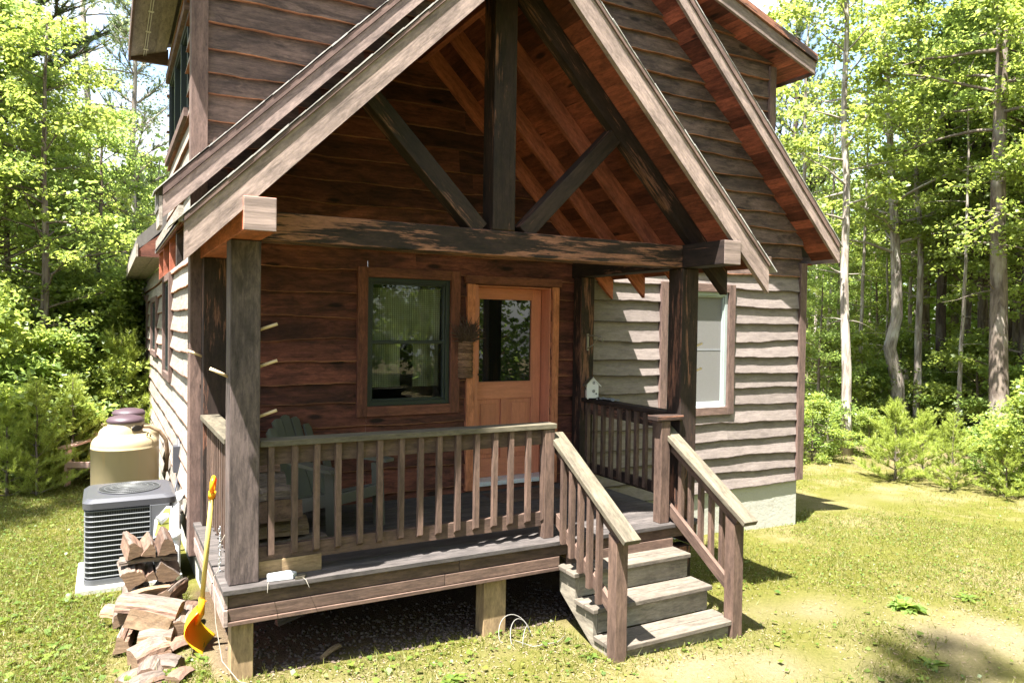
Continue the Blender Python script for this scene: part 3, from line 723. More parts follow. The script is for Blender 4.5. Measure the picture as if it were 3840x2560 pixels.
for x0, yt, cx in ((2.52, .10, 2.55), (3.665, .09, 3.70)):
    a = Vector((cx, .115, .80)); b = Vector((cx, -.83, .235)); d = (b-a).normalized(); up = Vector((1, 0, 0)).cross(d).normalized()
    if up.z < 0: up = -up
    xr = cx+.0
    m = MB(); m.beam(a-up*.045-Vector((0, 0, .0)), b-up*.045+d*.0, .038, .09, up); m.beam(Vector((cx, .08, .15)), Vector((cx, -.735, -.36)), .038, .09, up)
    h = m.build('stair_railing', M['rail'], stair, bevel=.003)
    m = MB(); m.beam(a+up*.022-d*.02, b+up*.022+d*.10, .142, .042, up); m.build('rail_cap', M['cap'], h, bevel=.005)
    m = MB(); y0 = -.795; x1 = cx-.038
    m.box8([(x1+(.105 if k & 1 else 0), y0+(.1 if k & 2 else 0), ((.225-(0 if k & 2 else .057)) if k & 4 else gz(x1, y0)-.1)) for k in range(8)], 2); m.build('newel_post', M['rail'], h, bevel=.004)
    for i in range(5):
        y = -.075-.125*i-.01; zt = .80+(y-.115)*(.565/.945)-.02; zb = .15+(y-.08)*(.51/.815)-.05
        side = cx-.039 if cx < 3 else cx+.039
        m = MB(); m.box(side-.02, side+.02, y-.0195, y+.0195, zb-.02, zt, 2); m.build('baluster', M['rail'], h)
# left face of the newel / straight post carrying the top of the left stair rail
# drain pipes on the left wall ----------------------------------------------------------
m = MB()
m.tube([(-.03, 2.5, .10), (-.10, 2.46, .09), (-.14, 2.40, .03), (-.15, 2.30, -.10), (-.15, 2.22, -.45), (-.155, 2.2, -.58), (-.19, 2.2, -.63), (-.28, 2.2, -.64)], .045, 14)
m.tube([(-.13, 2.42, .10), (-.13, 2.42, .02)], .055, 14); m.tube([(-.15, 2.27, -.18), (-.15, 2.25, -.26)], .053, 14)
m.tube([(-.14, 2.38, -.08), (-.22, 2.34, -.05), (-.28, 2.30, -.09)], .042, 14)
m.tube([(-.02, 2.75, -.10), (-.12, 2.7, -.12), (-.14, 2.66, -.2), (-.14, 2.64, -.34)], .034, 12)
m.build('vent_pipe', M['pvc'], cabin)
m = MB(); m.tube([(-.03, 3.35, .5), (-.03, 3.35, -.62)], .02, 8); m.box(-.09, -.02, 3.28, 3.42, .15, .42, 2); m.tube([(-.05, 3.3, .1), (-.08, 3.2, .0), (-.06, 3.1, -.4)], .012, 8); m.build('gas_line', M['regulator'], cabin)

# ------------------------------------------------------------------ things around the cabin
# air conditioner on its pad
AX0, AX1, AY0, AY1 = -.875, -.135, 2.32, 3.06
ag = -.655
pad = MB(); pad.box(-.93, -.08, 2.25, 3.12, ag-.06, ag+.045)
tag(pad.build('concrete_pad', M['concrete'], loc=(-.5, 2.68, ag), bevel=.01), 'pale concrete slab beneath the grey air conditioner', 'slab')
ac = empty('air_conditioner', (-.505, 2.69, ag+.045), 'boxy grey louvred air conditioner unit with a round top fan beside the wall', 'air conditioner')
def rrect(x0, x1, y0, y1, r, n=6):
    out = []
    for cx, cy, a0 in ((x1-r, y0+r, -90), (x1-r, y1-r, 0), (x0+r, y1-r, 90), (x0+r, y0+r, 180)):
        for i in range(n+1):
            t = R_(a0+90*i/n); out.append((cx+r*math.cos(t), cy+r*math.sin(t)))
    return out
def loft(m, loops, mi=0, smooth=True, cap=True):
    n = len(loops[0][0])
    for (l0, z0), (l1, z1) in zip(loops[:-1], loops[1:]):
        for k in range(n):
            k2 = (k+1) % n
            m.face([(*l0[k], z0), (*l0[k2], z0), (*l1[k2], z1), (*l1[k], z1)], None, mi, .5, False)
    if cap: m.face([(*p, loops[-1][1]) for p in loops[-1][0]], None, mi, .5)
zb, zt = ag+.045, .06
m = MB(); loft(m, [(rrect(AX0+.03, AX1-.03, AY0+.03, AY1-.03, .07), zb+.03), (rrect(AX0+.03, AX1-.03, AY0+.03, AY1-.03, .07), zt)]); m.build('coil', M['ac_dark'], ac)
m = MB(); loft(m, [(rrect(AX0+.004, AX1-.004, AY0+.004, AY1-.004, .075), zb), (rrect(AX0+.004, AX1-.004, AY0+.004, AY1-.004, .075), zb+.05)]); m.build('base_pan', M['ac_grey'], ac)
m = MB()
lp = rrect(AX0+.012, AX1-.012, AY0+.012, AY1-.012, .07)
nz = 14
for i in range(nz):
    z = zb+.07+(zt-zb-.09)*i/(nz-1)
    m.tube([(*p, z) for p in lp]+[(*lp[0], z)], .007, 6, caps=False)
m.build('louvre_ring', M['louvre'], ac)
m = MB()
n = 0
for i in range(len(lp)):
    a = Vector(lp[i]); b = Vector(lp[(i+1) % len(lp)]); L = (b-a).length; k = max(1, int(L/.019))
    for j in range(k):
        p = a+(b-a)*(j/k)
        if p.x > -.30 and p.y < AY0+.1: continue
        c = Vector(((AX0+AX1)/2, (AY0+AY1)/2)); q = p+(c-p)*.02
        m.box(q.x-.0022, q.x+.0022, q.y-.0022, q.y+.0022, zb+.05, zt, 2)
m.build('grille_wires', M['louvre'], ac)
m = MB(); loft(m, [(rrect(AX0-.004, AX1+.004, AY0-.004, AY1+.004, .08), zt), (rrect(AX0-.006, AX1+.006, AY0-.006, AY1+.006, .08), zt+.055), (rrect(AX0+.03, AX1-.03, AY0+.03, AY1-.03, .08), zt+.085), (rrect(AX0+.10, AX1-.10, AY0+.10, AY1-.10, .12), zt+.092)])
m.build('top_cover', M['ac_top'], ac)
cx, cy = (AX0+AX1)/2, (AY0+AY1)/2
m = MB(); m.lathe([(.0, zt+.094), (.255, zt+.094), (.256, zt+.098)], cx, cy, 48); m.build('fan_opening', M['ac_dark'], ac)
m = MB()
for i in range(80):
    t = 2*math.pi*i/80; m.beam((cx+.055*math.cos(t), cy+.055*math.sin(t), zt+.118), (cx+.258*math.cos(t), cy+.258*math.sin(t), zt+.098), .003, .003)
for r, z in ((.1, .114), (.155, .109), (.205, .104), (.256, .1)):
    m.tube([(cx+r*math.cos(2*math.pi*k/48), cy+r*math.sin(2*math.pi*k/48), zt+z) for k in range(49)], .003, 5, caps=False)
m.lathe([(0, zt+.124), (.05, zt+.122), (.06, zt+.116)], cx, cy, 24); m.build('fan_guard', M['louvre'], ac)
m = MB(); m.box(-.345, AX1-.06, AY0-.006, AY0+.02, zb+.05, zt, 2); m.box(-.352, -.340, AY0-.009, AY0+.02, zb+.05, zt, 2); m.box(AX1-.075, AX1-.055, AY0-.004, AY0+.02, zb+.05, zt); m.build('service_panel', M['ac_grey'], ac, bevel=.005)
m = MB(); m.prism([(-.325, AY0-.010, -.245), (-.175, AY0-.010, -.20), (-.175, AY0-.010, .03), (-.215, AY0-.010, .035), (-.315, AY0-.010, -.08)], (0, .003, 0)); m.build('paper_label', M['foil'], ac)
m = MB(); m.prism([(-.315, AY0-.012, -.22), (-.19, AY0-.012, -.185), (-.185, AY0-.012, .018), (-.225, AY0-.012, .018), (-.275, AY0-.012, -.05)], (0, .002, 0))
m.build('energy_label', M['label_yellow'], ac)
m = MB(); m.box(-.285, -.195, AY0-.0135, AY0-.0122, -.125, -.118); m.box(-.25, -.195, AY0-.0135, AY0-.0122, -.05, -.044); m.build('label_print', M['iron'], ac)

# propane tanks
def tank(x, y, r, base, zs, label, hose):
    t = empty('propane_tank', (x, y, base), label, 'propane tank', 'propane tanks by the left wall')
    m = MB(); pr = [(0, base+.10), (r*.7, base+.10), (r*.93, base+.15), (r, base+.24), (r, zs-.01), (r*1.006, zs-.008), (r*1.006, zs+.004), (r, zs+.006)]
    pr += [(r*f, zs+h) for f, h in ((.998, .03), (.985, .055), (.955, .08), (.90, .103), (.82, .123), (.72, .139), (.6, .151), (.45, .16), (0, .165))]
    m.lathe(pr, x, y, 56); m.build('body', M['tank'], t)
    m = MB(); m.lathe([(r*.62, base), (r*.62, base+.14)], x, y, 32); m.build('foot_ring', M['tank'], t)
    zc = zs+.145; rc = r*.52
    m = MB(); m.lathe([(rc, zc-.03), (rc, zc+.15), (rc-.012, zc+.15), (rc-.012, zc-.03)], x, y, 40); col = m.build('collar', M['tank'], t)
    m = MB(); m.lathe([(rc*1.04, zc+.135), (rc*1.06, zc+.15), (rc*1.04, zc+.165), (rc*.9, zc+.19), (rc*.5, zc+.208), (0, zc+.214)], x, y, 40); m.build('lid', M['purple_lid'], t)
    an = R_(-52); p = Vector((x+rc*math.cos(an), y+rc*math.sin(an), 0)); n_ = Vector((math.cos(an), math.sin(an), 0)); s_ = Vector((-n_.y, n_.x, 0))
    m = MB()
    m.tube([p+n_*.004+s_*u+Vector((0, 0, zc+.07+v)) for u, v in [(.062*math.cos(q), .028*math.sin(q)) for q in np.linspace(0, 6.28, 17)]], .008, 6, caps=False)
    m.prism([p+n_*.003+s_*u+Vector((0, 0, zc+.07+v)) for u, v in [(.062*math.cos(q), .028*math.sin(q)) for q in np.linspace(0, 6.28, 17)[:-1]]], n_*.002); m.build('hand_hole', M['iron'], col)
    if hose:
        an = R_(-20); p = Vector((x+rc*math.cos(an), y+rc*math.sin(an), zc+.08))
        m = MB(); m.tube([p+Vector((-.03, 0, 0)), p+Vector((.08, -.01, -.005)), p+Vector((.18, -.015, -.06)), p+Vector((.25, -.015, -.17)), p+Vector((.265, -.01, -.3)), p+Vector((.26, .1, -.55))], .022, 12); m.build('gas_hose', M['log_yellow'], t)
        m = MB(); m.tube([(x+r*.62, y-.2, zs+.13), (x+r*.64, y-.21, zs+.18), (x+r*.70, y-.22, zs+.18), (x+r*.72, y-.23, zs+.12)], .009, 8); m.build('lifting_lug', M['tank'], t)
    return t
tank(-.508, 4.50, .348, gz(0, 4.5), .275, 'nearer cream propane tank with a plum lid and a curved hose', True)
tank(-.45, 5.42, .345, gz(0, 5.4), .255, 'farther cream propane tank almost hidden behind the nearer one', False)

# adirondack chairs
def chair(loc, yaw, mat, label, name='adirondack_chair', cat='chair'):
    c, s = math.cos(yaw), math.sin(yaw)
    root = empty(name, loc, label, cat, 'adirondack chairs')
    T = lambda x, y, z: (loc[0]+x*c-y*s, loc[1]+x*s+y*c, loc[2]+z)      # x = across, y = forward
    def bx(m, pts, th):                                             # pts: outline (x, y, z); extruded across
        m.prism([T(*p) for p in pts], Vector((th*c, th*s, 0)))
    W2 = .27
    for sx in (-1, 1):
        m = MB(); x = sx*W2-.02
        bx(m, [(x, .30, 0), (x, .40, 0), (x, .37, .54), (x, .27, .54)], .04); m.build('leg', mat, root, bevel=.005)
        m = MB(); bx(m, [(x+.005*sx, .30, .36), (x, .30, .26), (x, -.50, .0), (x, -.60, .0), (x, -.30, .20)], .035); m.build('leg', mat, root, bevel=.005)
        m = MB(); q = [(sx*.24, -.36, .585), (sx*.31, -.36, .585), (sx*.385, .30, .56), (sx*.37, .42, .555), (sx*.27, .42, .555), (sx*.245, .2, .56)]
        m.prism([T(*p) for p in q], (0, 0, .028)); m.build('armrest', mat, root, bevel=.006)
    for i in range(6):
        y = .37-.115*i; z = .37-.028*i-.012*(i == 0)
        m = MB(); m.box8([T(.265 if k & 1 else -.265, y-(.0 if k & 2 else .1), z-(.028 if not k & 2 else 0)-(0 if k & 4 else .022)) for k in range(8)]); m.build('seat_slat', mat, root, bevel=.004)
    m = MB(); m.box8([T(.27 if k & 1 else -.27, .40 if k & 2 else .37, .37-(0 if k & 4 else .09)) for k in range(8)]); m.build('seat_front', mat, root, bevel=.006)
    n = 7
    for i in range(n):
        u = (i-(n-1)/2)/((n-1)/2); x0 = u*.235; x1 = u*.305; hgt = .78-.20*u*u*1.15
        w = .0455; y0, z0 = -.20, .20; d = Vector((-.42, .91)); m = MB()
        P0 = (x0, y0+.05*u*u, z0); P1 = (x1, y0-.42*hgt+.05*u*u, z0+.91*hgt)
        sl = -.05*u
        m.prism([T(P0[0]-w*.85, P0[1], P0[2]), T(P0[0]+w*.85, P0[1], P0[2]), T(P1[0]+w, P1[1], P1[2]+sl*.6-.012*abs(u)), T(P1[0]+w*.3, P1[1]-.005, P1[2]+.014), T(P1[0]-w*.3, P1[1]-.005, P1[2]+.014), T(P1[0]-w, P1[1], P1[2]-sl*.6-.012*abs(u))],
                Vector(T(0, -.02, -.009))-Vector(T(0, 0, 0))); m.build('back_slat', mat, root, bevel=.003)
    m = MB(); m.box8([T(.31 if k & 1 else -.31, -.37-(0 if k & 2 else .03), .585-(0 if k & 4 else .07)) for k in range(8)]); m.build('back_rail', mat, root, bevel=.004)
    return root
CH = chair((.95, 1.2, 0), R_(-151), M['chair'], 'dark green slatted adirondack chair on the porch behind the railing')
CH.scale = (1.0, 1.0, .97)
chair((-.80, 7.9, gz(0, 7.9)), R_(150), M['chair_pink'], 'faded pinkish adirondack chair out on the lawn beyond the propane tanks')

# firewood ------------------------------------------------------------------
SEC = {'wedge': [(-.5, -.42), (.5, -.42), (.42, .05), (.12, .5), (-.1, .52)],
       'half': [(-.62, -.3), (.62, -.3), (.55, .08), (.32, .38), (0, .5), (-.32, .38), (-.55, .08)],
       'quarter': [(-.5, -.45), (.5, -.45), (.45, .0), (.2, .33), (-.18, .52), (-.5, .5)],
       'slab': [(-.9, -.22), (.9, -.22), (.86, .14), (.3, .24), (-.5, .22), (-.88, .1)],
       'round': [(.5*math.cos(t), .5*math.sin(t)) for t in np.linspace(0, 2*math.pi, 13)[:-1]]}
def log(p0, p1, r, kind, roll, label, mats, group='split firewood logs heaped beside the porch', seed=0):
    rr_ = random.Random(seed*7+3); p0 = Vector(p0); p1 = Vector(p1); d = (p1-p0).normalized()
    a = d.cross(Vector((0, 0, 1)))
    a = a.normalized() if a.length > .1 else Vector((1, 0, 0)); b = a.cross(d)
    cr, sr = math.cos(roll), math.sin(roll); sec = []
    S = SEC[kind]; n = len(S)
    for i in range(n):          # subdivide the outline for a torn look
        q0, q1 = S[i], S[(i+1) % n]
        for k in range(3):
            t = k/3; sec.append((q0[0]+(q1[0]-q0[0])*t, q0[1]+(q1[1]-q0[1])*t))
    jit = [(rr_.uniform(-.045, .045), rr_.uniform(-.045, .045)) for _ in sec]
    N = 9; m = MB(); L = (p1-p0).length; ou = rr_.random()*40
    rings = []
    for i in range(N):
        t = i/(N-1); c = p0+(p1-p0)*t; sc = r*2*(1+.05*math.sin(t*5+seed)); bend = .012*math.sin(t*3.1)
        ring = []
        for (x, y), (jx, jy) in zip(sec, jit):
            x += jx+rr_.uniform(-.018, .018); y += jy+rr_.uniform(-.018, .018)
            if i in (0, N-1): x *= .97; y *= .97
            X = x*cr-y*sr; Y = x*sr+y*cr
            ring.append(c+a*(X*sc)+b*(Y*sc+bend))
        rings.append(ring)
    K = len(sec); bark = {'wedge': range(9, 12), 'half': range(6, 21), 'quarter': range(9, 15), 'slab': range(3, 15), 'round': range(0, 36)}[kind]; rn = rr_.random()
    for i in range(N-1):
        for k in range(K):
            k2 = (k+1) % K
            m.face([rings[i][k], rings[i][k2], rings[i+1][k2], rings[i+1][k]], [(ou+2*L*i/(N-1), k*.045), (ou+2*L*i/(N-1), (k+1)*.045), (ou+2*L*(i+1)/(N-1), (k+1)*.045), (ou+2*L*(i+1)/(N-1), k*.045)], 1 if k in bark else 0, rn)
    for ring, rev in ((rings[0], True), (rings[-1], False)):
        c = sum(ring, Vector())/K
        for k in range(K):
            k2 = (k+1) % K; tri = [c, ring[k2], ring[k]] if rev else [c, ring[k], ring[k2]]
            m.face(tri, [((q-c).dot(a)*3+ou, (q-c).dot(b)*4) for q in tri], 2, rn)
    o = m.build('firewood_log', [M[x] for x in mats], loc=tuple((p0+p1)/2)); tag(o, label, 'log', group); return o
ms = ('log_side', 'log_bark', 'log_end'); mp_ = ('log_yellow', 'log_bark', 'log_end')
LOGS = [  # p0, p1, radius, section, roll, materials, label
 ((-.55, 1.16, -.02), (-.60, 1.52, -.01), .075, 'wedge', .3, ms, 'pointed split log at the left of the three on top of the heap'),
 ((-.43, 1.15, -.03), (-.44, 1.50, -.02), .058, 'wedge', -.2, ms, 'small split log in the middle of the three on top of the heap'),
 ((-.30, 1.14, -.015), (-.31, 1.52, -.01), .078, 'wedge', .1, ms, 'broad split log at the right of the three on top of the heap'),
 ((-.66, 1.28, -.118), (-.20, 1.26, -.122), .052, 'slab', 0, mp_, 'long pale slab lying level beneath the three topmost logs'),
 ((-.55, 1.13, -.215), (-.56, 1.52, -.21), .088, 'quarter', .5, ms, 'quarter log under the left end of the level slab'),
 ((-.30, 1.14, -.215), (-.29, 1.54, -.21), .092, 'half', 2.4, ('log_bark', 'log_bark', 'log_end'), 'dark barked log under the right end of the level slab'),
 ((-.42, 1.16, -.24), (-.42, 1.55, -.25), .05, 'wedge', 2, ms, 'thin shaded log wedged in the gap below the level slab'),
 ((-.60, 1.06, -.33), (-.28, 1.10, -.32), .06, 'quarter', 1.2, mp_, 'short white faced log lying crosswise halfway down the heap'),
 ((-.33, 1.0, -.345), (-.16, 1.22, -.33), .07, 'wedge', -.6, ms, 'stubby split log at the right edge halfway down the heap'),
 ((-.66, 1.02, -.345), (-.22, .82, -.41), .080, 'quarter', .2, ms, 'long grey brown log slanting down across the middle of the heap'),
 ((-.60, .86, -.405), (-.30, .76, -.50), .078, 'wedge', 1.9, mp_, 'tan split log slanting just below the long grey brown one'),
 ((-.64, .98, -.46), (-.60, 1.42, -.46), .08, 'half', .4, ms, 'rough log end showing at the left side of the heap'),
 ((-.52, .78, -.53), (-.28, .72, -.545), .078, 'half', .1, mp_, 'pale half round log low in front of the slanting logs'),
 ((-.26, .74, -.50), (-.20, 1.05, -.48), .085, 'quarter', 1.0, ('log_bark', 'log_bark', 'log_end'), 'shaded barked log at the right of the heap near the shovel'),
 ((-.34, .64, -.60), (-.16, .72, -.60), .062, 'wedge', .8, ('log_side', 'log_bark', 'log_side'), 'reddish split log on the ground near the shovel blade'),
 ((-.66, .74, -.555), (-.60, 1.05, -.57), .07, 'wedge', .2, ms, 'grey split log on the grass edge at the left of the heap'),
 ((-.58, .50, -.585), (-.34, .62, -.575), .085, 'quarter', .1, ms, 'square cut log on the ground at the front left of the heap'),
 ((-.44, .42, -.61), (-.26, .33, -.61), .085, 'half', .3, ('log_end', 'log_bark', 'log_end'), 'bleached half round log with a curved bark back at the front'),
 ((-.50, .26, -.60), (-.44, .46, -.60), .075, 'half', .6, ('log_bark', 'log_bark', 'log_side'), 'dark ended log pointing forward at the very front of the heap'),
 ((-.66, .22, -.62), (-.50, .36, -.62), .06, 'quarter', .3, mp_, 'cut off pale log at the bottom left corner of the heap'),
 ((-.20, 1.10, -.50), (-.05, 1.12, -.52), .07, 'wedge', .5, ms, 'split log tucked between the heap and the porch side'),
 ((-.76, 1.42, -.53), (-.58, 1.18, -.52), .06, 'wedge', .2, mp_, 'pale split log leaning toward the concrete slab'),
 ((-.50, 1.0, -.56), (-.22, 1.04, -.56), .09, 'round', 0, ('log_bark', 'log_bark', 'log_end'), 'round log buried in the bottom middle of the heap'),
 ((-.52, 1.18, -.42), (-.52, 1.56, -.42), .10, 'half', 0, ms, 'thick log end deep inside the left of the heap'),
 ((-.28, 1.18, -.44), (-.28, 1.56, -.44), .10, 'half', 0, ms, 'thick log end deep inside the right of the heap'),
 ((-.62, .10, -.60), (-.40, .20, -.60), .075, 'half', .4, ms, 'weathered log lying in front of the heap at the bottom edge'),
 ((-.34, .10, -.60), (-.22, .22, -.60), .06, 'wedge', 1.1, ('log_side', 'log_bark', 'log_end'), 'small split log at the bottom edge right of its neighbour'),
 ((-.40, 1.20, -.57), (-.40, 1.56, -.57), .10, 'half', 0, ms, 'thick log resting on the ground under the middle of the heap')]
for i, (a, b, r, k, ro, mt, lb) in enumerate(LOGS): log(tuple(c*.88-.028 if j == 0 else c for j, c in enumerate(a)), tuple(c*.88-.028 if j == 0 else c for j, c in enumerate(b)), r*.84, k, ro, lb, mt, seed=i)
PL = [((.21, .64, .05), (.80, .70, .055), .045, 'slab', 0, ('log_yellow', 'log_bark', 'log_end'), 'flat yellow split board at the bottom of the porch firewood'),
 ((.20, .66, .165), (.66, .68, .165), .062, 'quarter', 0, ('log_yellow', 'log_yellow', 'log_end'), 'bright yellow split log in the porch firewood'),
 ((.20, .62, .30), (.60, .66, .295), .075, 'quarter', 1.7, ms, 'thick grey brown log in the middle of the porch firewood'),
 ((.20, .64, .42), (.57, .68, .42), .062, 'half', .2, ('log_bark', 'log_bark', 'log_end'), 'rough barked log near the top of the porch firewood'),
 ((.20, .70, .52), (.50, .74, .52), .05, 'wedge', 0, ('log_bark', 'log_bark', 'log_end'), 'dark shaded log behind the top of the porch firewood'),
 ((.20, .72, .615), (.46, .76, .615), .045, 'wedge', 0, ms, 'highest small log of the porch firewood'),
 ((.20, .82, .10), (.62, .86, .10), .09, 'half', 0, ms, 'log at the back of the bottom of the porch firewood'),
 ((.20, .84, .27), (.58, .86, .27), .08, 'half', 0, ms, 'log at the back of the middle of the porch firewood')]
for i, (a, b, r, k, ro, mt, lb) in enumerate(PL): log(a, b, r, k, ro, lb, mt, 'firewood stacked on the porch', 60+i)
# broken wood under the porch
for i, (a, b, r, lb) in enumerate([((.45, .75, -.58), (1.05, .95, -.55), .03, 'long dark piece of scrap wood under the porch'), ((.35, .95, -.58), (.8, 1.15, -.57), .035, 'short dark piece of scrap wood deep under the porch'), ((.62, .06, -.625), (.78, .16, -.60), .018, 'pale splinter of wood in the sun at the porch edge')]):
    log(a, b, r, 'wedge', .4*i, lb, ('log_bark', 'log_bark', 'log_side') if i < 2 else mp_, 'scrap wood under the porch', 90+i)

# snow shovel
sh = empty('snow_shovel', (-.13, .66, gz(0, .66)), 'yellow snow shovel with an orange grip leaning on the porch corner', 'shovel')
top = Vector((-.058, .30, .655)); soc = Vector((-.105, .565, -.33)); d = (top-soc).normalized()
m = MB(); m.tube([soc-d*.06, top-d*.13], .0165, 14); m.build('shaft', M['shovel_handle'], sh)
m = MB(); w_ = Vector((.3, 1, .0)).normalized()
g0 = top-d*.15
m.tube([g0, g0+d*.05], .024, 12)
m.tube([g0+d*.04, g0+d*.07+w_*.035, g0+d*.13+w_*.045, g0+d*.155+w_*.0, g0+d*.13-w_*.045, g0+d*.07-w_*.035, g0+d*.04], .0145, 10); m.build('grip', M['shovel'], sh)
m = MB()    # curved blade: width runs in depth, scoop faces the porch
wd = Vector((.34, .94, 0)).normalized(); nb = Vector((.94, -.34, 0)); dn = (-d+Vector((-.03, .08, -.1))).normalized()
NI, NJ = 14, 12; hB = .36; wB = .36
def bp(i, j, th):
    u = i/(NI-1)-.5; t = j/(NJ-1)
    wid = wB*(.62+.38*min(1, t*2.2)); c = .085*math.sin(math.pi*min(1, t*1.05+.05))
    curl = -.05*(1-4*u*u)
    return soc+Vector((0, 0, .03))+dn*(t*hB)+wd*(u*wid)+nb*(-c+.10*t*t+curl*.4+.05*abs(u)*(1-t)+th)
m.grid(lambda i, j: bp(i, j, 0), NI-1, NJ-1)
bl = m.build('blade', M['shovel'], sh); so = bl.modifiers.new('thick', 'SOLIDIFY'); so.thickness = .005
m = MB(); m.tube([soc+d*.10, soc-d*.03, soc+dn*.12+nb*-.02], [.021, .026, .012], 12); m.build('socket', M['shovel'], sh)

# birdhouse, rag
bx0 = Vector((3.845, 1.46, .952)); bh = empty('birdhouse', bx0, 'small white birdhouse with a grey roof standing on the dark side rail', 'birdhouse')
ca, sa = math.cos(R_(-28)), math.sin(R_(-28))
def B(x, y, z): return (bx0.x+x*ca-y*sa, bx0.y+x*sa+y*ca, bx0.z+z)
m = MB(); hw, hd = .062, .075
m.prism([B(-hw, -hd, .012), B(hw, -hd, .012), B(hw, -hd, .155), B(0, -hd, .225), B(-hw, -hd, .155)], Vector(B(0, 2*hd, 0))-Vector(B(0, 0, 0)))
for x in (-hw+.008, hw-.02):
    for y in (-hd+.002, hd-.014): m.box8([B(x+(.012 if k & 1 else 0), y+(.012 if k & 2 else 0), .013 if k & 4 else 0) for k in range(8)])
m.build('body', M['white_paint'], bh)
for s in (-1, 1):
    m = MB(); m.prism([B(0, -hd-.02, .237), B(s*(hw+.028), -hd-.02, .142), B(s*(hw+.028), -hd-.02, .132), B(0, -hd-.02, .226)], Vector(B(0, 2*hd+.04, 0))-Vector(B(0, 0, 0))); m.build('roof', M['white_paint'] if s > 0 else M['cap'], bh)
def bwin(x, z, w, h):
    m = MB(); m.box8([B(x+(w if k & 1 else -w), -hd-(.003 if not k & 2 else -.001), z+(h if k & 4 else -h)) for k in range(8)]); o = m.build('window', M['iron'], bh)
    m = MB(); y = -hd-.0045
    for a, b in ((-1, 1), (1, -1)): m.beam(B(x-w*.8, y, z+a*h*.8), B(x+w*.8, y, z+b*h*.8), .003, .002, (0, 1, 0))
    m.build('glazing_bar', M['white_paint'], o)
bwin(.012, .175, .012, .014); bwin(.012, .085, .013, .015)
for y in (-.035, .02):
    m = MB(); m.box8([B(-hw-(.003 if k & 1 else -.001), y+(.024 if k & 2 else 0), .09+(.03 if k & 4 else 0)) for k in range(8)]); m.build('window', M['iron'], bh)
m = MB(); m.tube([B(.035, -hd, .06), B(.035, -hd-.03, .062)], .004, 8); m.tube([B(.035, -hd-.03, .062), B(.035, -hd-.036, .062)], .009, 8); m.build('perch', M['iron'], bh)
m = MB(); m.grid(lambda a, b: (3.835+.10*a/7+.012*math.sin(b*1.3), 1.38-.30*b/10, .953+.012*(math.sin(a*1.4+b)*.5+.5)+.012*math.sin(b*.9)**2), 7, 10)
o = m.build('rag', M['cloth_grey'], loc=(3.88, 1.23, .953)); so = o.modifiers.new('t', 'SOLIDIFY'); so.thickness = .006; tag(o, 'grey rag lying on the side rail next to the birdhouse', 'cloth')

# woven wall basket with dried cones
bk = empty('wall_basket', (2.497, Wf-.10, 1.18), 'tall woven wall basket filled with dried stems and cones beside the door', 'basket')
m = MB()
for i in range(19):
    z = 1.19+i*.0195; w = .082+.004*math.sin(i*2.1)
    m.tube([(2.497-w, Wf-.015, z), (2.497-w*.9, Wf-.07, z+.002*math.sin(i)), (2.497-w*.35, Wf-.105, z+.003), (2.497+w*.35, Wf-.105, z-.002), (2.497+w*.9, Wf-.07, z), (2.497+w, Wf-.015, z)], .0115, 7)
m.build('woven_body', M['wicker'], bk)
m = MB(); r5 = random.Random(5)
for i in range(120):
    a = r5.uniform(0, math.pi); l = r5.uniform(.10, .27); p = Vector((2.497+r5.uniform(-.06, .06), Wf-.06+r5.uniform(-.03, .03), 1.53+r5.uniform(0, .06)))
    e = p+Vector((math.cos(a)*l*.75, -abs(r5.gauss(0, .05)), (math.sin(a)*.95+.0)*l+r5.uniform(-.02, .06)))
    m.tube([p, (p+e)/2+Vector((0, -.015, .01)), e], [.006, .006, .0025], 5)
m.build('dried_stems', M['dry'], bk)
m = MB()
for i in range(16):
    p = Vector((2.497+r5.uniform(-.085, .085), Wf-.09+r5.uniform(-.03, .02), 1.56+r5.uniform(-.02, .13)))
    for k in range(9):
        q = p+Vector((0, 0, k*.006-.02)); rad = .021*math.sin(math.pi*(k+1.2)/11)
        for t in range(7):
            an = t*.9+k*.45; m.tube([q, q+Vector((math.cos(an)*rad, math.sin(an)*rad, .008))], [.005, .002], 4)
m.build('pine_cones', M['dry'], bk)

# small things lying on the deck
m = MB(); m.prism([(.235, -.03, .004), (.40, -.045, .004), (.435, .0, .004), (.40, .055, .004), (.25, .045, .004)], (0, 0, .03)); o = m.build('cloth_bundle', M['cloth_white'], loc=(.33, 0, .004), bevel=.011)
tag(o, 'white folded cloth bundle on the deck edge beside the left post', 'cloth')
m = MB(); m.prism([(.41, -.065, .002), (.475, -.06, .002), (.50, -.01, .002), (.44, .0, .002)], (0, 0, .016)); o = m.build('wood_scrap', M['cap'], loc=(.45, -.03, .002)); tag(o, 'flat scrap of pale wood next to the white bundle', 'scrap')
m = MB()
for x0, y0, l, a in ((.24, -.06, .06, -1.9), (.46, -.07, .07, -1.2)):
    m.tube([(x0, y0, .012), (x0+l*.5*math.cos(a), y0+l*.5*math.sin(a), .006), (x0+l*math.cos(a), y0+l*math.sin(a)-.01, -.035)], .002, 5)
o = m.build('straw_strands', M['rope'], loc=(.35, -.06, .0)); tag(o, 'loose straw strands hanging over the deck edge', 'straw')
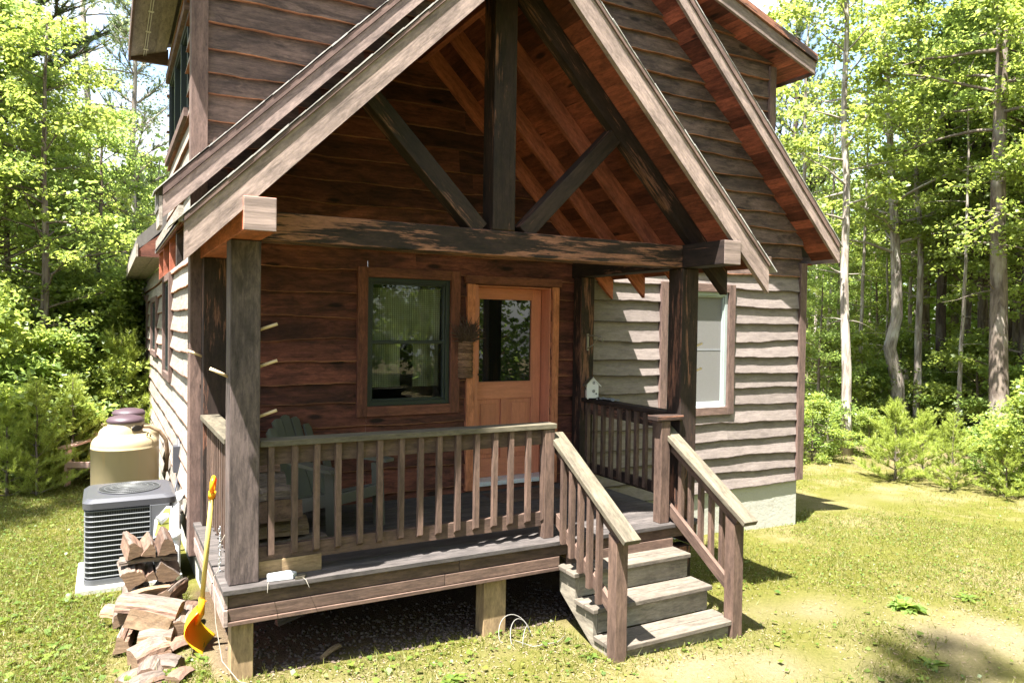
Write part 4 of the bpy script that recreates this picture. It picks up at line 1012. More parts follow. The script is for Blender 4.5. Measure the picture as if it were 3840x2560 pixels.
# chain and cord tied to the side railing
m = MB()
pts = [Vector((-.012, .33+.02*math.sin(t*2), .30-.02*t)) for t in range(0, 19)]
for i, p in enumerate(pts):
    ax = Vector((1, 0, 0)) if i % 2 else Vector((0, 1, 0))
    m.tube([p+ax*.008*math.cos(q)+Vector((0, 0, .016*math.sin(q))) for q in np.linspace(0, 6.28, 11)], .0027, 5, caps=False)
o = m.build('chain', M['steel'], loc=(-.012, .33, .1)); tag(o, 'thin steel chain hanging from the left side railing', 'chain')
m = MB(); m.tube([Vector((.02, .22+.03*math.cos(q), .30+.045*math.sin(q))) for q in np.linspace(0, 9.4, 25)], .005, 6)
m.tube([(.02, .25, .29), (-.01, .28, .22), (-.015, .30, .12), (-.018, .32, .02), (-.055, .30, -.02), (-.05, .22, -.3), (-.03, .05, -.5), (.05, -.12, -.58), (.25, -.25, -.615), (.5, -.33, -.63)], .0028, 6)
o = m.build('cord', M['rope'], loc=(.0, .25, .1)); tag(o, 'pale cord knotted on the side railing and trailing to the ground', 'cord')
m = MB()
for k, (ph, r) in enumerate(((0, .11), (.6, .09), (1.5, .07))):
    m.tube([Vector((2.06+.03*k+r*1.25*math.cos(q), -.14+.1*math.sin(q+ph)-.03*k, gz(2, 0)+.01+r*max(0, math.sin(q))*1.3)) for q in np.linspace(-.3, 3.5, 20)], .0035, 6)
m.tube([(2.02, -.2, gz(2, 0)+.02), (2.1, -.34, gz(2, 0)+.012), (2.3, -.36, gz(2, 0)+.015), (2.42, -.28, gz(2, 0)+.01)], .0035, 6)
o = m.build('cable_loop', M['grey_cable'], loc=(2.1, -.15, gz(2, 0))); tag(o, 'grey loops of loose cable on the ground at the middle support post', 'cable')
m = MB(); rm = random.Random(3)
nx, ny = 22, 12
hz = [[.012+rm.random()*.012 for j in range(ny+1)] for i in range(nx+1)]
for i in range(nx):
    for j in range(ny):
        f = lambda a, b: (2.65+.85*a/nx, 1.22+.44*b/ny, hz[a][b] if 0 < a < nx and 0 < b < ny else .004)
        m.face([f(i, j), f(i+1, j), f(i+1, j+1), f(i, j+1)], None, 0, rm.random(), True)
o = m.build('door_mat', M['dry'], loc=(3.07, 1.44, .004)); tag(o, 'worn dark brown door mat on the deck before the door', 'mat')

# ------------------------------------------------------------------ numpy mesh helpers for foliage and ground cover
def np_mesh(name, verts, faces, rnd, mat, parent=None, loc=(0, 0, 0), uv=None):
    me = bpy.data.meshes.new(name); nv = len(verts); nf, k = faces.shape
    me.vertices.add(nv); me.vertices.foreach_set('co', np.ascontiguousarray(verts, dtype=np.float32).ravel())
    me.loops.add(nf*k); me.loops.foreach_set('vertex_index', np.ascontiguousarray(faces, dtype=np.int32).ravel())
    me.polygons.add(nf); me.polygons.foreach_set('loop_start', np.arange(0, nf*k, k, dtype=np.int32))
    try: me.polygons.foreach_set('loop_total', np.full(nf, k, dtype=np.int32))
    except Exception: pass
    at = me.attributes.new('rnd', 'FLOAT', 'FACE'); at.data.foreach_set('value', np.asarray(rnd, dtype=np.float32))
    me.materials.append(mat); me.update(calc_edges=True); me.validate()
    o = bpy.data.objects.new(name, me); COL.objects.link(o)
    if parent is not None: o.parent = parent
    else: o.location = loc
    return o
def norm(a): return a/np.maximum(1e-9, np.linalg.norm(a, axis=1, keepdims=True))
def leaves(cent, size, up=.55, elong=1.5, R=nrng, dirs=None):
    """one folded leaf (2 triangles sharing the midrib -> 1 quad) per centre"""
    n = len(cent); nr = norm(R.normal(size=(n, 3))*(1-up)+np.array([0, 0, 1])*up*1.6)
    d = R.normal(size=(n, 3)) if dirs is None else dirs+R.normal(size=(n, 3))*.35
    d = norm(d-nr*np.sum(d*nr, axis=1, keepdims=True)); s = np.cross(nr, d)
    L = (size*R.uniform(.65, 1.25, n))[:, None]
    w = L/elong/2*1.15; fold = nr*L*.10
    v = np.stack([cent-d*L*.5, cent+s*w+fold-d*L*.05, cent+d*L*.5-nr*L*.12, cent-s*w+fold-d*L*.05], axis=1).reshape(-1, 3)
    f = np.arange(n*4).reshape(n, 4); return v, f

# ------------------------------------------------------------------ trees
def curve_pts(p0, d, L, n, wob, R, grav=0.0):
    p = Vector(p0); d = Vector(d).normalized(); out = [p.copy()]
    for i in range(n):
        d = (d+Vector((R.gauss(0, wob), R.gauss(0, wob), R.gauss(0, wob)*.6+grav))).normalized(); p = p+d*(L/n); out.append(p.copy())
    return out
def broad_tree(seed, H, r0, c0, spread, nb, leafn, leaf, mat, bark, lean=(0, 0), sub=3, clump=.42, flat=.45, name='tree', kink=None, toplim=.97, lowdead=0):
    """returns (trunk mesh object builder, crown arrays) about the origin"""
    R = random.Random(seed); nr = np.random.default_rng(seed)
    tm = MB(); n = 14; pts = []
    px = py = 0
    for i in range(n+1):
        t = i/n; px += R.gauss(0, .018)*H/n; py += R.gauss(0, .018)*H/n
        k = kink*math.exp(-((t-.22)/.05)**2) if kink else 0
        pts.append(Vector((lean[0]*t*H+px*2+k, lean[1]*t*H+py*2, t*H-.15)))
    rad = [r0*(1.25 if i == 0 else 1)*(1-.9*(i/n)**.9)+.012 for i in range(n+1)]
    tm.tube(pts, rad, 10)
    C = []
    for b in range(nb):
        t = c0+(toplim-c0)*((b+R.random())/nb); i = min(n-1, int(t*n)); p = pts[i].lerp(pts[i+1], t*n-i)
        prof = math.sin(math.pi*min(1, ((t-c0)/(1-c0))*.80+.20))
        L = spread*(.35+.75*prof)*R.uniform(.6, 1.15); az = b*2.4+R.uniform(-.5, .5)
        d = Vector((math.cos(az), math.sin(az), R.uniform(.15, .75)*(.6+.7*(t-c0)/(1-c0))))
        bp_ = curve_pts(p, d, L, 5, .16, R, -.03); br = max(.006, min(.045, rad[i]*.38))
        tm.tube(bp_, [br*(1-.8*k/5) for k in range(6)], 5, caps=False)
        for s in range(sub):
            k = R.choice([2, 3, 4, 4]); sd = (bp_[k+1]-bp_[k]).normalized()+Vector((R.gauss(0, .7), R.gauss(0, .7), R.gauss(.0, .35)))
            sp = curve_pts(bp_[k], sd, L*R.uniform(.25, .55), 3, .2, R, -.03)
            tm.tube(sp, [br*.4, br*.3, br*.2, br*.1], 4, caps=False)
            C += [sp[-1], sp[2], sp[1].lerp(sp[2], .5)]
        C += [bp_[-1], bp_[-2], bp_[3]]
    for b in range(lowdead):
        t = R.uniform(.15, c0); i = int(t*n); az = R.random()*6.3
        bp_ = curve_pts(pts[i], Vector((math.cos(az), math.sin(az), .1)), R.uniform(.4, 1.2), 4, .25, R, .0); tm.tube(bp_, [.02, .015, .01, .006, .003], 4, caps=False)
    C.append(pts[-1])
    C = np.array([tuple(c) for c in C]); idx = nr.integers(0, len(C), leafn)
    cr = clump*nr.uniform(.55, 1.3, len(C))
    off = nr.normal(size=(leafn, 3)); off *= (nr.random((leafn, 1))**.45)/np.maximum(1e-6, np.linalg.norm(off, axis=1, keepdims=True))
    off[:, 2] *= flat
    cen = C[idx]+off*cr[idx][:, None]
    tone = nr.random(len(C))[idx]*.5+nr.random(leafn)*.5
    v, f = leaves(cen, leaf, .5, 1.45, nr, dirs=off*np.array([1, 1, .3])+np.array([0, 0, -.25]))
    return tm, v, f, tone
PROTO = {}
def proto(key, *a, tname='trunk', cname='crown', bark='bark', mat='leaf', **k):
    tm, v, f, tone = broad_tree(*a, mat=mat, bark=bark, **k)
    root = empty(k.get('name', 'tree'), (0, 0, 0))
    tm.build('trunk', M[bark], root)
    np_mesh('crown', v, f, tone, M[mat], root)
    PROTO[key] = [root, False]; return root
def place(key, x, y, label, cat, group=None, rz=0, s=1.0, z=None, sz=None):
    root, used = PROTO[key]
    o = root if not used else copy_tree(root)
    PROTO[key][1] = True
    o.location = (x, y, gz(x, y) if z is None else z); o.rotation_euler = (0, 0, rz); o.scale = (s, s, s*(sz or 1))
    for a in ('label', 'category', 'group'):
        if a in o: del o[a]
    return tag(o, label, cat, group)
# seed, H, r0, crown start, spread, branches, leaves, leaf size
proto('maple_a', 3, 11, .13, .12, 2.3, 46, 15000, .105, name='maple_tree', sub=3)
proto('maple_b', 8, 13, .15, .34, 2.5, 46, 15000, .105, name='maple_tree', sub=3)
proto('maple_c', 21, 9, .10, .08, 1.9, 40, 12000, .10, name='maple_tree', sub=3, mat='leaf_deep')
proto('slim_a', 31, 15, .11, .34, 1.7, 34, 8000, .11, name='slender_tree', bark='bark_pale', lowdead=7)
proto('slim_b', 37, 16, .085, .42, 1.5, 30, 7000, .11, name='slender_tree', bark='bark', lowdead=9, mat='leaf_deep')
proto('pole', 39, 13, .075, .5, 1.2, 18, 1500, .11, name='slender_tree', bark='bark_pale', lowdead=8, mat='leaf')
proto('dark_a', 41, 16, .15, .46, 2.2, 36, 9000, .11, name='dark_trunked_tree', bark='bark_dark', lowdead=10, mat='leaf_deep')
proto('crook', 45, 12, .19, .42, 2.4, 34, 10000, .105, name='crooked_tree', bark='bark_pale', lean=(.035, -.02), kink=.22, lowdead=4)
proto('big', 52, 18, .19, .40, 3.2, 50, 17000, .115, name='tall_maple_tree', bark='bark', lowdead=6)
proto('aspen', 57, 19, .16, .42, 2.4, 48, 15000, .10, name='aspen_tree', bark='bark_pale', mat='leaf_pale', flat=.8)
proto('bush_a', 63, 2.3, .03, .04, 1.15, 26, 7000, .085, name='shrub', sub=3, clump=.3, mat='leaf')
proto('bush_b', 67, 1.8, .03, .04, 1.1, 24, 6000, .085, name='shrub', sub=3, clump=.3, mat='leaf_deep')

def pine(key, seed, H, r0, nwh, spread, tuft, mat, bark='bark', name='young_pine', start=.02, nl=.075, per=26, bare=0):
    R = random.Random(seed); nr = np.random.default_rng(seed); tm = MB(); n = 10
    pts = [Vector((R.gauss(0, .01)*H*(i > 0)*.4, R.gauss(0, .01)*H*(i > 0)*.4, H*i/n-.05*(i == 0))) for i in range(n+1)]
    rad = [r0*(1-.93*i/n)+.003 for i in range(n+1)]; tm.tube(pts, rad, 8)
    tips = []
    def limb(p, d, L, r, depth):
        bp_ = curve_pts(p, d, L, 4, .09, R, .045); tm.tube(bp_, [r*(1-.75*k/4) for k in range(5)], 4, caps=False)
        k0 = .25 if depth == 0 else .05
        m_ = max(2, int(L/tuft))
        for i in range(m_):
            t = k0+(1-k0)*i/max(1, m_-1); j = min(3, int(t*4)); q = bp_[j].lerp(bp_[j+1], t*4-j); tips.append((q, (bp_[j+1]-bp_[j]).normalized()))
        if depth < 1 and L > .25:
            for s in range(int(2+L*4)):
                j = R.choice([1, 2, 2, 3, 3]); sd = (bp_[j+1]-bp_[j]).normalized(); sv = sd.cross(Vector((0, 0, 1))).normalized()*R.choice([-1, 1])
                limb(bp_[j], sd+sv*R.uniform(.5, .9)+Vector((0, 0, R.uniform(0, .3))), L*R.uniform(.25, .45), r*.5, depth+1)
    for w in range(nwh):
        t = start+(1-start)*(w/(nwh-.3))**.9
        if t > .97: continue
        i = min(n-1, int(t*n)); p = pts[i].lerp(pts[i+1], t*n-i); L0 = spread*(1-t)**.75+.10
        for b in range(R.choice([4, 5, 5, 6])):
            az = b*2*math.pi/5+R.uniform(-.35, .35)+w; limb(p, Vector((math.cos(az), math.sin(az), .28+.75*t)), L0*R.uniform(.7, 1.15), max(.004, rad[i]*.4), 0)
    for (q, dd) in list(tips)[::9]:                       # upright pale candles of new growth
        if R.random() < .75:
            for u in (.0, .05, .1): tips.append((q+Vector((R.gauss(0, .006), R.gauss(0, .006), u)), Vector((0, 0, 1))))
    for t in np.linspace(.80, 1, 8): tips.append((Vector((0, 0, H*t)), Vector((0, 0, 1))))
    P = np.array([tuple(a) for a, b in tips]); D = np.array([tuple(b) for a, b in tips])
    N = len(P)*per; idx = np.repeat(np.arange(len(P)), per)
    d = norm(D[idx]*1.0+nr.normal(size=(N, 3))*.62+np.array([0, 0, .15])); base = P[idx]+D[idx]*nr.uniform(-.05, .05, (N, 1))
    L = nl*nr.uniform(.7, 1.25, (N, 1)); s = norm(np.cross(d, nr.normal(size=(N, 3))))*.0034*(nl/.075)
    v = np.stack([base-s, base+s, base+d*L], axis=1).reshape(-1, 3); f = np.arange(N*3).reshape(N, 3)
    root = empty(name, (0, 0, 0)); tm.build('trunk', M[bark], root)
    np_mesh('needles', v, f, nr.random(len(P))[idx]*.6+nr.random(N)*.4, M[mat], root); PROTO[key] = [root, False]
pine('pine_y1', 5, 1.75, .028, 10, .85, .055, 'needle_new')
pine('pine_y2', 9, 2.2, .03, 11, .80, .06, 'needle_new')
pine('pine_l', 14, 2.4, .03, 11, .75, .06, 'needle_new')
pine('pine_big', 19, 17, .22, 17, 3.4, .17, 'needle', 'bark_dark', 'tall_pine', .34, .16, 34)
pine('pine_thin', 23, 13, .10, 15, 1.5, .28, 'needle', 'bark_pale', 'sparse_pine', .30, .14, 16)

TL = 'trees on the left beyond the lawn'; TR = 'trees on the right beyond the lawn'
cam0 = Vector((-.695, -5.052))
def pol(az, d):
    """a point d metres from the viewpoint, az degrees right of straight ahead along the left wall"""
    return cam0.x+d*math.sin(R_(az)), cam0.y+d*math.cos(R_(az))
def put(key, az, d, label, cat='tree', group=None, rz=None, s=1.0, sz=None):
    x, y = pol(az, d); return place(key, x, y, label, cat, group, rng.uniform(0, 6.28) if rz is None else rz, s, None, sz)
# left woods
put('maple_a', -3.6, 15.2, 'sunlit bright green maple with a forked low limb at the far left', group=TL, s=.7)
put('aspen', -1.2, 25, 'tall pale leaved aspen rising behind the left maples', group=TL, s=.95)
put('pine_thin', 1.6, 18.5, 'sparse thin pine trunk next to the left cabin wall', group=TL, rz=.7)
put('pine_big', -6.3, 19, 'dark tall pine whose boughs hang in at the upper left corner', group=TL, rz=1.0, s=1.05)
LT = 'leafy maple crowded together in the woods left of the cabin'
for az, d, k, s in ((-.6, 17, 'maple_c', .75), (-2.0, 18.5, 'maple_c', .78), (1.8, 21, 'maple_c', .7), (.4, 23, 'maple_b', .5), (-5.2, 17.5, 'maple_b', .6), (-6.8, 15.5, 'maple_c', .9), (-8.5, 16.5, 'maple_a', .9), (3.0, 25, 'maple_a', .7), (-3.2, 23, 'maple_b', .6), (-5.5, 25, 'maple_a', .8), (4.6, 29, 'maple_b', .6), (-10, 19, 'maple_b', .9), (-12.5, 16, 'maple_a', .9), (1.0, 29, 'maple_c', .9)):
    put(k, az, d, LT, group=TL, s=s)
LB = 'low leafy shrub at the foot of the left woods'
for az, d, k, s in ((-4.4, 14.3, 'bush_a', .9), (-2.6, 14.6, 'bush_b', 1.0), (-.9, 14.8, 'bush_a', .8), (.7, 15.4, 'bush_b', 1.0), (1.9, 16.2, 'bush_a', 1.0), (-6.2, 14, 'bush_b', 1.1), (-1.8, 16.3, 'bush_a', 1.4), (-3.6, 16.6, 'bush_b', 1.5), (.2, 16.8, 'bush_a', 1.4), (-7.6, 13.6, 'bush_a', 1.2), (1.4, 18.2, 'bush_b', 1.5), (-9.5, 14, 'bush_b', 1.2)):
    put(k, az, d, LB, 'shrub', 'shrubs at the foot of the left woods', s=s)
put('pine_l', -4.0, 12.3, 'young pine with upright pale tips at the left edge of the photo', 'young pine', 'young pines', s=.66)
put('pine_y2', -2.0, 13.2, 'young pine behind the cream propane tanks', 'young pine', 'young pines', s=.72)
put('pine_y1', .9, 14.6, 'thin young pine close to the left cabin wall', 'young pine', 'young pines', s=1.25)
put('pine_y1', -5.6, 12.4, 'young pine cut by the left edge beside the taller young one', 'young pine', 'young pines', s=.72)
# right woods
put('slim_a', 53.2, 18.5, 'slender pale barked tree nearest the right corner of the cabin', group=TR, rz=.4)
put('crook', 56.4, 22.5, 'crooked grey trunk with a swollen bend halfway up', group=TR, rz=2.7)
put('big', 62.1, 18.6, 'tall maple with a thick straight trunk near the right edge', group=TR, rz=1.9)
put('dark_a', 58.9, 23.5, 'dark trunk standing in deep shade between the crooked and thick trunks', group=TR)
put('maple_b', 60.2, 24.0, 'bright leaved maple filling the upper right sky', group=TR, s=.95)
put('pine_big', 49.3, 30, 'tall pine whose bough reaches over the right cabin roof', group=TR, rz=2.2, s=.95)
put('dark_a', 63.6, 20.5, 'dark leaning trunk at the right edge behind the thick one', group=TR, s=.9)
RT = 'thin trunk deep among the right hand woods'
for i in range(44):
    az = 50.2+15.5*((i*.618) % 1); d = 20.5+1.1*i*.55+rng.uniform(-1, 1)
    put('pole' if az < 56 else ['slim_a', 'pole', 'slim_b', 'dark_a'][i % 4], az, d, RT, group=TR, s=rng.uniform(.6, 1.0))
RM = 'leafy understorey maple among the right hand trunks'
for az, d, k, s in ((51.2, 20.5, 'maple_c', .5), (52.4, 24, 'maple_a', .55), (55.0, 28, 'maple_b', .5), (57.6, 29, 'maple_b', 1.0), (60.9, 25, 'maple_b', .95), (62.8, 24, 'maple_b', .95), (64.3, 21, 'maple_a', 1.0), (66, 18, 'maple_b', .8), (61.8, 29, 'maple_a', 1.1), (50.4, 27, 'maple_c', .6), (53.6, 30, 'maple_c', .65), (59.4, 31, 'maple_b', 1.1), (65.3, 26, 'maple_b', 1.1), (68, 22, 'maple_a', 1), (47.5, 30, 'maple_b', .8)):
    put(k, az, d, RM, group=TR, s=s)
RB = 'low leafy shrub along the edge of the right hand woods'
for az, d, k, s in ((50.9, 17.4, 'bush_a', .6), (51.9, 19, 'bush_b', .7), (54.6, 18.6, 'bush_a', .45), (61.4, 17.5, 'bush_b', .5), (63.6, 16.2, 'bush_a', .7), (65, 15.6, 'bush_a', .9), (54.4, 23, 'bush_b', 1.2), (56.5, 24, 'bush_a', 1.2), (59, 24, 'bush_b', 1.3), (61, 22, 'bush_a', 1.2), (63.5, 20, 'bush_b', 1.2), (51.8, 22, 'bush_a', 1.2)):
    put(k, az, d, RB, 'shrub', 'shrubs along the right hand woods', s=s)
put('pine_y1', 56.2, 15.6, 'bushy young pine left of its neighbours at the right lawn edge', 'young pine', 'young pines', s=.82, rz=.5)
put('pine_y2', 59.6, 15.2, 'middle bushy young pine at the right lawn edge', 'young pine', 'young pines', s=.6, rz=1.5)
put('pine_y1', 57.9, 16.3, 'young pine set back between the two bushy ones', 'young pine', 'young pines', s=.7, rz=2.5)
put('pine_y2', 62.6, 15.0, 'young pine cut by the right edge of the photo', 'young pine', 'young pines', s=.52, rz=3.5)
# trees round the clearing that cast the dapples on the lawn and stand in the glass
OT = 'tree standing round the clearing outside the photo'
for x, y, k, s in ((-4.5, 4.9, 'slim_a', .8), (-11, 1.0, 'big', .9), (-3.1, -6.4, 'pine_thin', 1.8)):
    place(k, x, y, OT, 'tree', 'trees round the clearing', rng.uniform(0, 6), s)
for x, y, k, s in ((9, -14, 'maple_a', 1.0), (13, -11, 'maple_b', 1.0), (16, -15, 'big', 1.0), (6, -18, 'maple_b', 1.1), (19, -9, 'maple_a', 1.1), (11, -20, 'big', 1.1), (3, -21, 'maple_a', 1.1), (22, -14, 'maple_b', 1.2), (15.5, -7, 'maple_c', 1.0), (20, -4, 'maple_b', 1.0)):
    place(k, x, y, OT, 'tree', 'trees round the clearing', rng.uniform(0, 6), s)

# far wood that reads as one mass
def far_wood(name, label, az0, az1, d0, d1, n, hmax, size, seed):
    nr = np.random.default_rng(seed); C = []
    m = n//90
    az = nr.uniform(az0, az1, m); d = nr.uniform(d0, d1, m); h = nr.random(m)**1.0*hmax
    c = np.stack([cam0.x+d*np.sin(np.radians(az)), cam0.y+d*np.cos(np.radians(az)), h-1.0], axis=1)
    idx = np.repeat(np.arange(m), 90); off = nr.normal(size=(len(idx), 3))*np.array([.75, .75, .38])
    v, f = leaves(c[idx]+off, size, .5, 1.3, nr)
    o = np_mesh(name, v, f, nr.random(m)[idx]*.6+nr.random(len(idx))*.4, M['leaf_deep']); return tag(o, label, 'woodland', kind='stuff')
far_wood('far_woodland', 'mass of green foliage of the far woods on the left', -16, 9, 27, 44, 60000, 9, .22, 1)
far_wood('far_woodland', 'mass of green foliage of the far woods on the right', 44, 70, 30, 48, 80000, 9, .22, 2)
far_wood('far_woodland', 'mass of green foliage behind the viewpoint', 85, 200, 22, 36, 90000, 20, .34, 4)

# ------------------------------------------------------------------ ground
def ground():
    xs = np.concatenate([np.linspace(-70, -6, 24), np.arange(-5.6, 16, .14), np.linspace(16.5, 75, 28)])
    ys = np.concatenate([np.linspace(-60, -6, 20), np.arange(-5.6, 14, .14), np.linspace(14.5, 80, 28)])
    X, Y = np.meshgrid(xs, ys, indexing='ij')
    Z = -.615-.034*np.clip(X, 0, 12)-.018*np.clip(Y, 0, 22)-.012*np.clip(-Y, 0, None)
    Z += .018*np.sin(X*1.7+Y*.6)*np.sin(Y*1.3-X*.4)+.008*np.sin(X*5.1+2)*np.sin(Y*4.3)
    nx, ny = X.shape; V = np.stack([X, Y, Z], -1).reshape(-1, 3); I = np.arange(nx*ny).reshape(nx, ny)
    F = np.stack([I[:-1, :-1], I[1:, :-1], I[1:, 1:], I[:-1, 1:]], -1).reshape(-1, 4)
    o = np_mesh('ground', V, F, np.zeros(len(F)), M['ground']); o['kind'] = 'structure'; me = o.data
    me.polygons.foreach_set('use_smooth', np.ones(len(F), dtype=bool))
    sm = lambda a, b, x: np.clip((x-a)/(b-a), 0, 1)
    x, y = V[:, 0], V[:, 1]; nz = .12*np.sin(x*3.1+y*2.3)+.08*np.sin(x*7.3-y*5.1)
    bare = sm(.0, .25, y+.02+nz*.6)*sm(-.15, .05, x)*(1-sm(3.9, 4.2, x))*(1-sm(1.9, 2.0, y))
    d = np.hypot(x-cam0.x, y-cam0.y); az = np.degrees(np.arctan2(x-cam0.x, y-cam0.y))
    forest = np.where(az < 25, sm(13.6, 14.8, d+nz*4), np.where(az < 80, sm(17.0-1.6*sm(52, 64, az), 18.4-1.6*sm(52, 64, az), d+nz*4), sm(13, 15, d)))
    sand = np.exp(-(((x-5.7)/1.5)**2+((y+1.9)/.75)**2))*1.15+np.exp(-(((x-4.5)/.9)**2+((y+.55)/.28)**2))*.6+np.exp(-(((x-3.3)/.9)**2+((y+1.25)/.35)**2))*.6+np.exp(-(((x-10.3)/2.6)**2+((y-2.6)/.4)**2))*.4+np.exp(-(((x-1.1)/1.6)**2+((y+.35)/.28)**2))*.4+np.exp(-(((x+.1)/.2)**2+((y-.5)/.5)**2))*.6
    sand = np.clip(sand*(.65+nz*2.8), 0, .7)
    for nme, val in (('bare', bare), ('forest', forest), ('sand', sand)):
        at = me.attributes.new(nme, 'FLOAT', 'POINT'); at.data.foreach_set('value', val.astype(np.float32))
    return o
G = ground()
def gzv(x, y): return -.615-.034*np.clip(x, 0, 12)-.018*np.clip(y, 0, 22)-.012*np.clip(-y, 0, None)+.018*np.sin(x*1.7+y*.6)*np.sin(y*1.3-x*.4)+.008*np.sin(x*5.1+2)*np.sin(y*4.3)
def lawn_points(n, seed, inner=True):
    nr = np.random.default_rng(seed); out = []
    az = np.concatenate([nr.uniform(-10, 8, n//3), nr.uniform(-6, 70, n-n//3)])
    d = np.where(nr.random(n) < .6, 3.2+9*nr.random(n)**1.1, 4+14.5*nr.random(n))
    x = cam0.x+d*np.sin(np.radians(az)); y = cam0.y+d*np.cos(np.radians(az))
    keep = ~((x > -.05) & (x < 7.5) & (y > 1.8)) & ~((x > -.08) & (x < 4.0) & (y > -.02)) & ~((x > 2.5) & (x < 3.7) & (y > -.76))
    keep &= ~((x > -.95) & (x < -.05) & (y > 2.2) & (y < 3.1)) & ~((x > -.7) & (x < 0) & (y > .3) & (y < 1.6) & (nr.random(n) < .8))
    dens = .55+.5*np.sin(x*1.1+1.3*np.sin(y*.9))*np.sin(y*1.5+x*.4)+.25*np.sin(x*4.1)*np.sin(y*3.7)
    sand = np.exp(-(((x-5.7)/1.5)**2+((y+1.9)/.75)**2))*1.1+np.exp(-(((x-4.5)/.9)**2+((y+.55)/.28)**2))*.6+np.exp(-(((x-3.3)/.9)**2+((y+1.25)/.35)**2))*.9+np.exp(-(((x-10.3)/2.6)**2+((y-2.6)/.55)**2))*.7+np.exp(-(((x-1.1)/1.6)**2+((y+.35)/.28)**2))*.5
    keep &= nr.random(n) < np.clip(dens+.15-sand, .03, 1)
    return x[keep], y[keep], nr
def grass(n, seed):
    x, y, nr = lawn_points(n, seed); N = len(x); z = gzv(x, y)
    h = nr.uniform(.02, .06, N)*(1+1.1*(nr.random(N) < .06)); a = nr.uniform(0, 6.28, N); w = nr.uniform(.0022, .005, N)
    b = np.stack([x, y, z-.004], 1); s = np.stack([np.cos(a), np.sin(a), np.zeros(N)], 1)*w[:, None]
    ln = np.stack([nr.normal(size=N), nr.normal(size=N), np.zeros(N)], 1)*(h*.55)[:, None]
    v = np.stack([b-s, b+s, b+ln+np.array([0, 0, 1])*h[:, None]], 1).reshape(-1, 3); f = np.arange(N*3).reshape(N, 3)
    tag(np_mesh('grass', v, f, nr.random(N), M['grass']), 'short sunlit lawn grass round the cabin', 'grass', kind='stuff')
grass(420000, 3)
def clover(n, seed):
    x, y, nr = lawn_points(n, seed); N = len(x); c = np.stack([x, y, gzv(x, y)+nr.uniform(.008, .035, N)], 1)
    dd = np.hypot(x-cam0.x, y-cam0.y); v, f = leaves(c, np.where((nr.random(N) < .16) & (dd < 7.5), .062, .032), .7, 1.35, nr); tag(np_mesh('ground_cover', v, f, nr.random(N), M['weed']), 'small broad weed leaves mixed through the lawn', 'ground cover', kind='stuff')
clover(34000, 5)
def litter(n, seed):
    nr = np.random.default_rng(seed); x = nr.uniform(-.9, 8, n); y = np.where(x < 4.2, nr.normal(-.35, .4, n), nr.normal(-1.3, .9, n))
    keep = ~((x > 2.5) & (x < 3.75) & (y > -.8)) & (y < .6); x, y = x[keep], y[keep]; N = len(x)
    c = np.stack([x, y, gzv(x, y)+.006], 1); v, f = leaves(c, .026, .85, 2.4, nr)
    tag(np_mesh('leaf_litter', v, f, nr.random(N), M['straw']), 'dry pale leaf litter in front of the porch', 'litter', kind='stuff')
litter(2600, 6)
def dry(n, seed):
    x, y, nr = lawn_points(n, seed, True); N = len(x); z = gzv(x, y)+nr.uniform(.003, .016, N)
    l = nr.uniform(.03, .09, N); a = nr.uniform(0, 6.28, N); d = np.stack([np.cos(a), np.sin(a), nr.normal(0, .18, N)], 1)*l[:, None]; s = np.stack([-np.sin(a), np.cos(a), np.zeros(N)], 1)*.0022
    b = np.stack([x, y, z], 1); v = np.stack([b-s, b+s, b+d], 1).reshape(-1, 3); v[:, 2] = np.maximum(v[:, 2], np.repeat(gzv(x, y), 3)+.002)
    tag(np_mesh('dry_grass', v, np.arange(N*3).reshape(N, 3), nr.random(N), M['dry_blade']), 'dead straw coloured grass strewn over the lawn', 'dry grass', kind='stuff')
dry(70000, 12)
def gravel(n, seed):
    nr = np.random.default_rng(seed); x = nr.uniform(.05, 3.6, n); y = np.abs(nr.normal(.25, .35, n)); r = nr.uniform(.006, .02, n)
    t = (1+5**.5)/2; ico = norm(np.array([(-1, t, 0), (1, t, 0), (-1, -t, 0), (1, -t, 0), (0, -1, t), (0, 1, t), (0, -1, -t), (0, 1, -t), (t, 0, -1), (t, 0, 1), (-t, 0, -1), (-t, 0, 1)], float))
    tf = np.array([(0, 11, 5), (0, 5, 1), (0, 1, 7), (0, 7, 10), (0, 10, 11), (1, 5, 9), (5, 11, 4), (11, 10, 2), (10, 7, 6), (7, 1, 8), (3, 9, 4), (3, 4, 2), (3, 2, 6), (3, 6, 8), (3, 8, 9), (4, 9, 5), (2, 4, 11), (6, 2, 10), (8, 6, 7), (9, 8, 1)])
    sc = nr.uniform(.6, 1.3, (n, 1, 3))*np.array([1, 1, .7]); v = (np.stack([x, y, gzv(x, y)+r*.3], 1)[:, None, :]+ico[None]*sc*r[:, None, None]).reshape(-1, 3)
    f = (tf[None]+12*np.arange(n)[:, None, None]).reshape(-1, 3); tag(np_mesh('gravel', v, f, np.repeat(nr.random(n), 20), M['stone']), 'loose gravel stones on the bare earth under the porch', 'gravel', kind='stuff')
gravel(1800, 8)
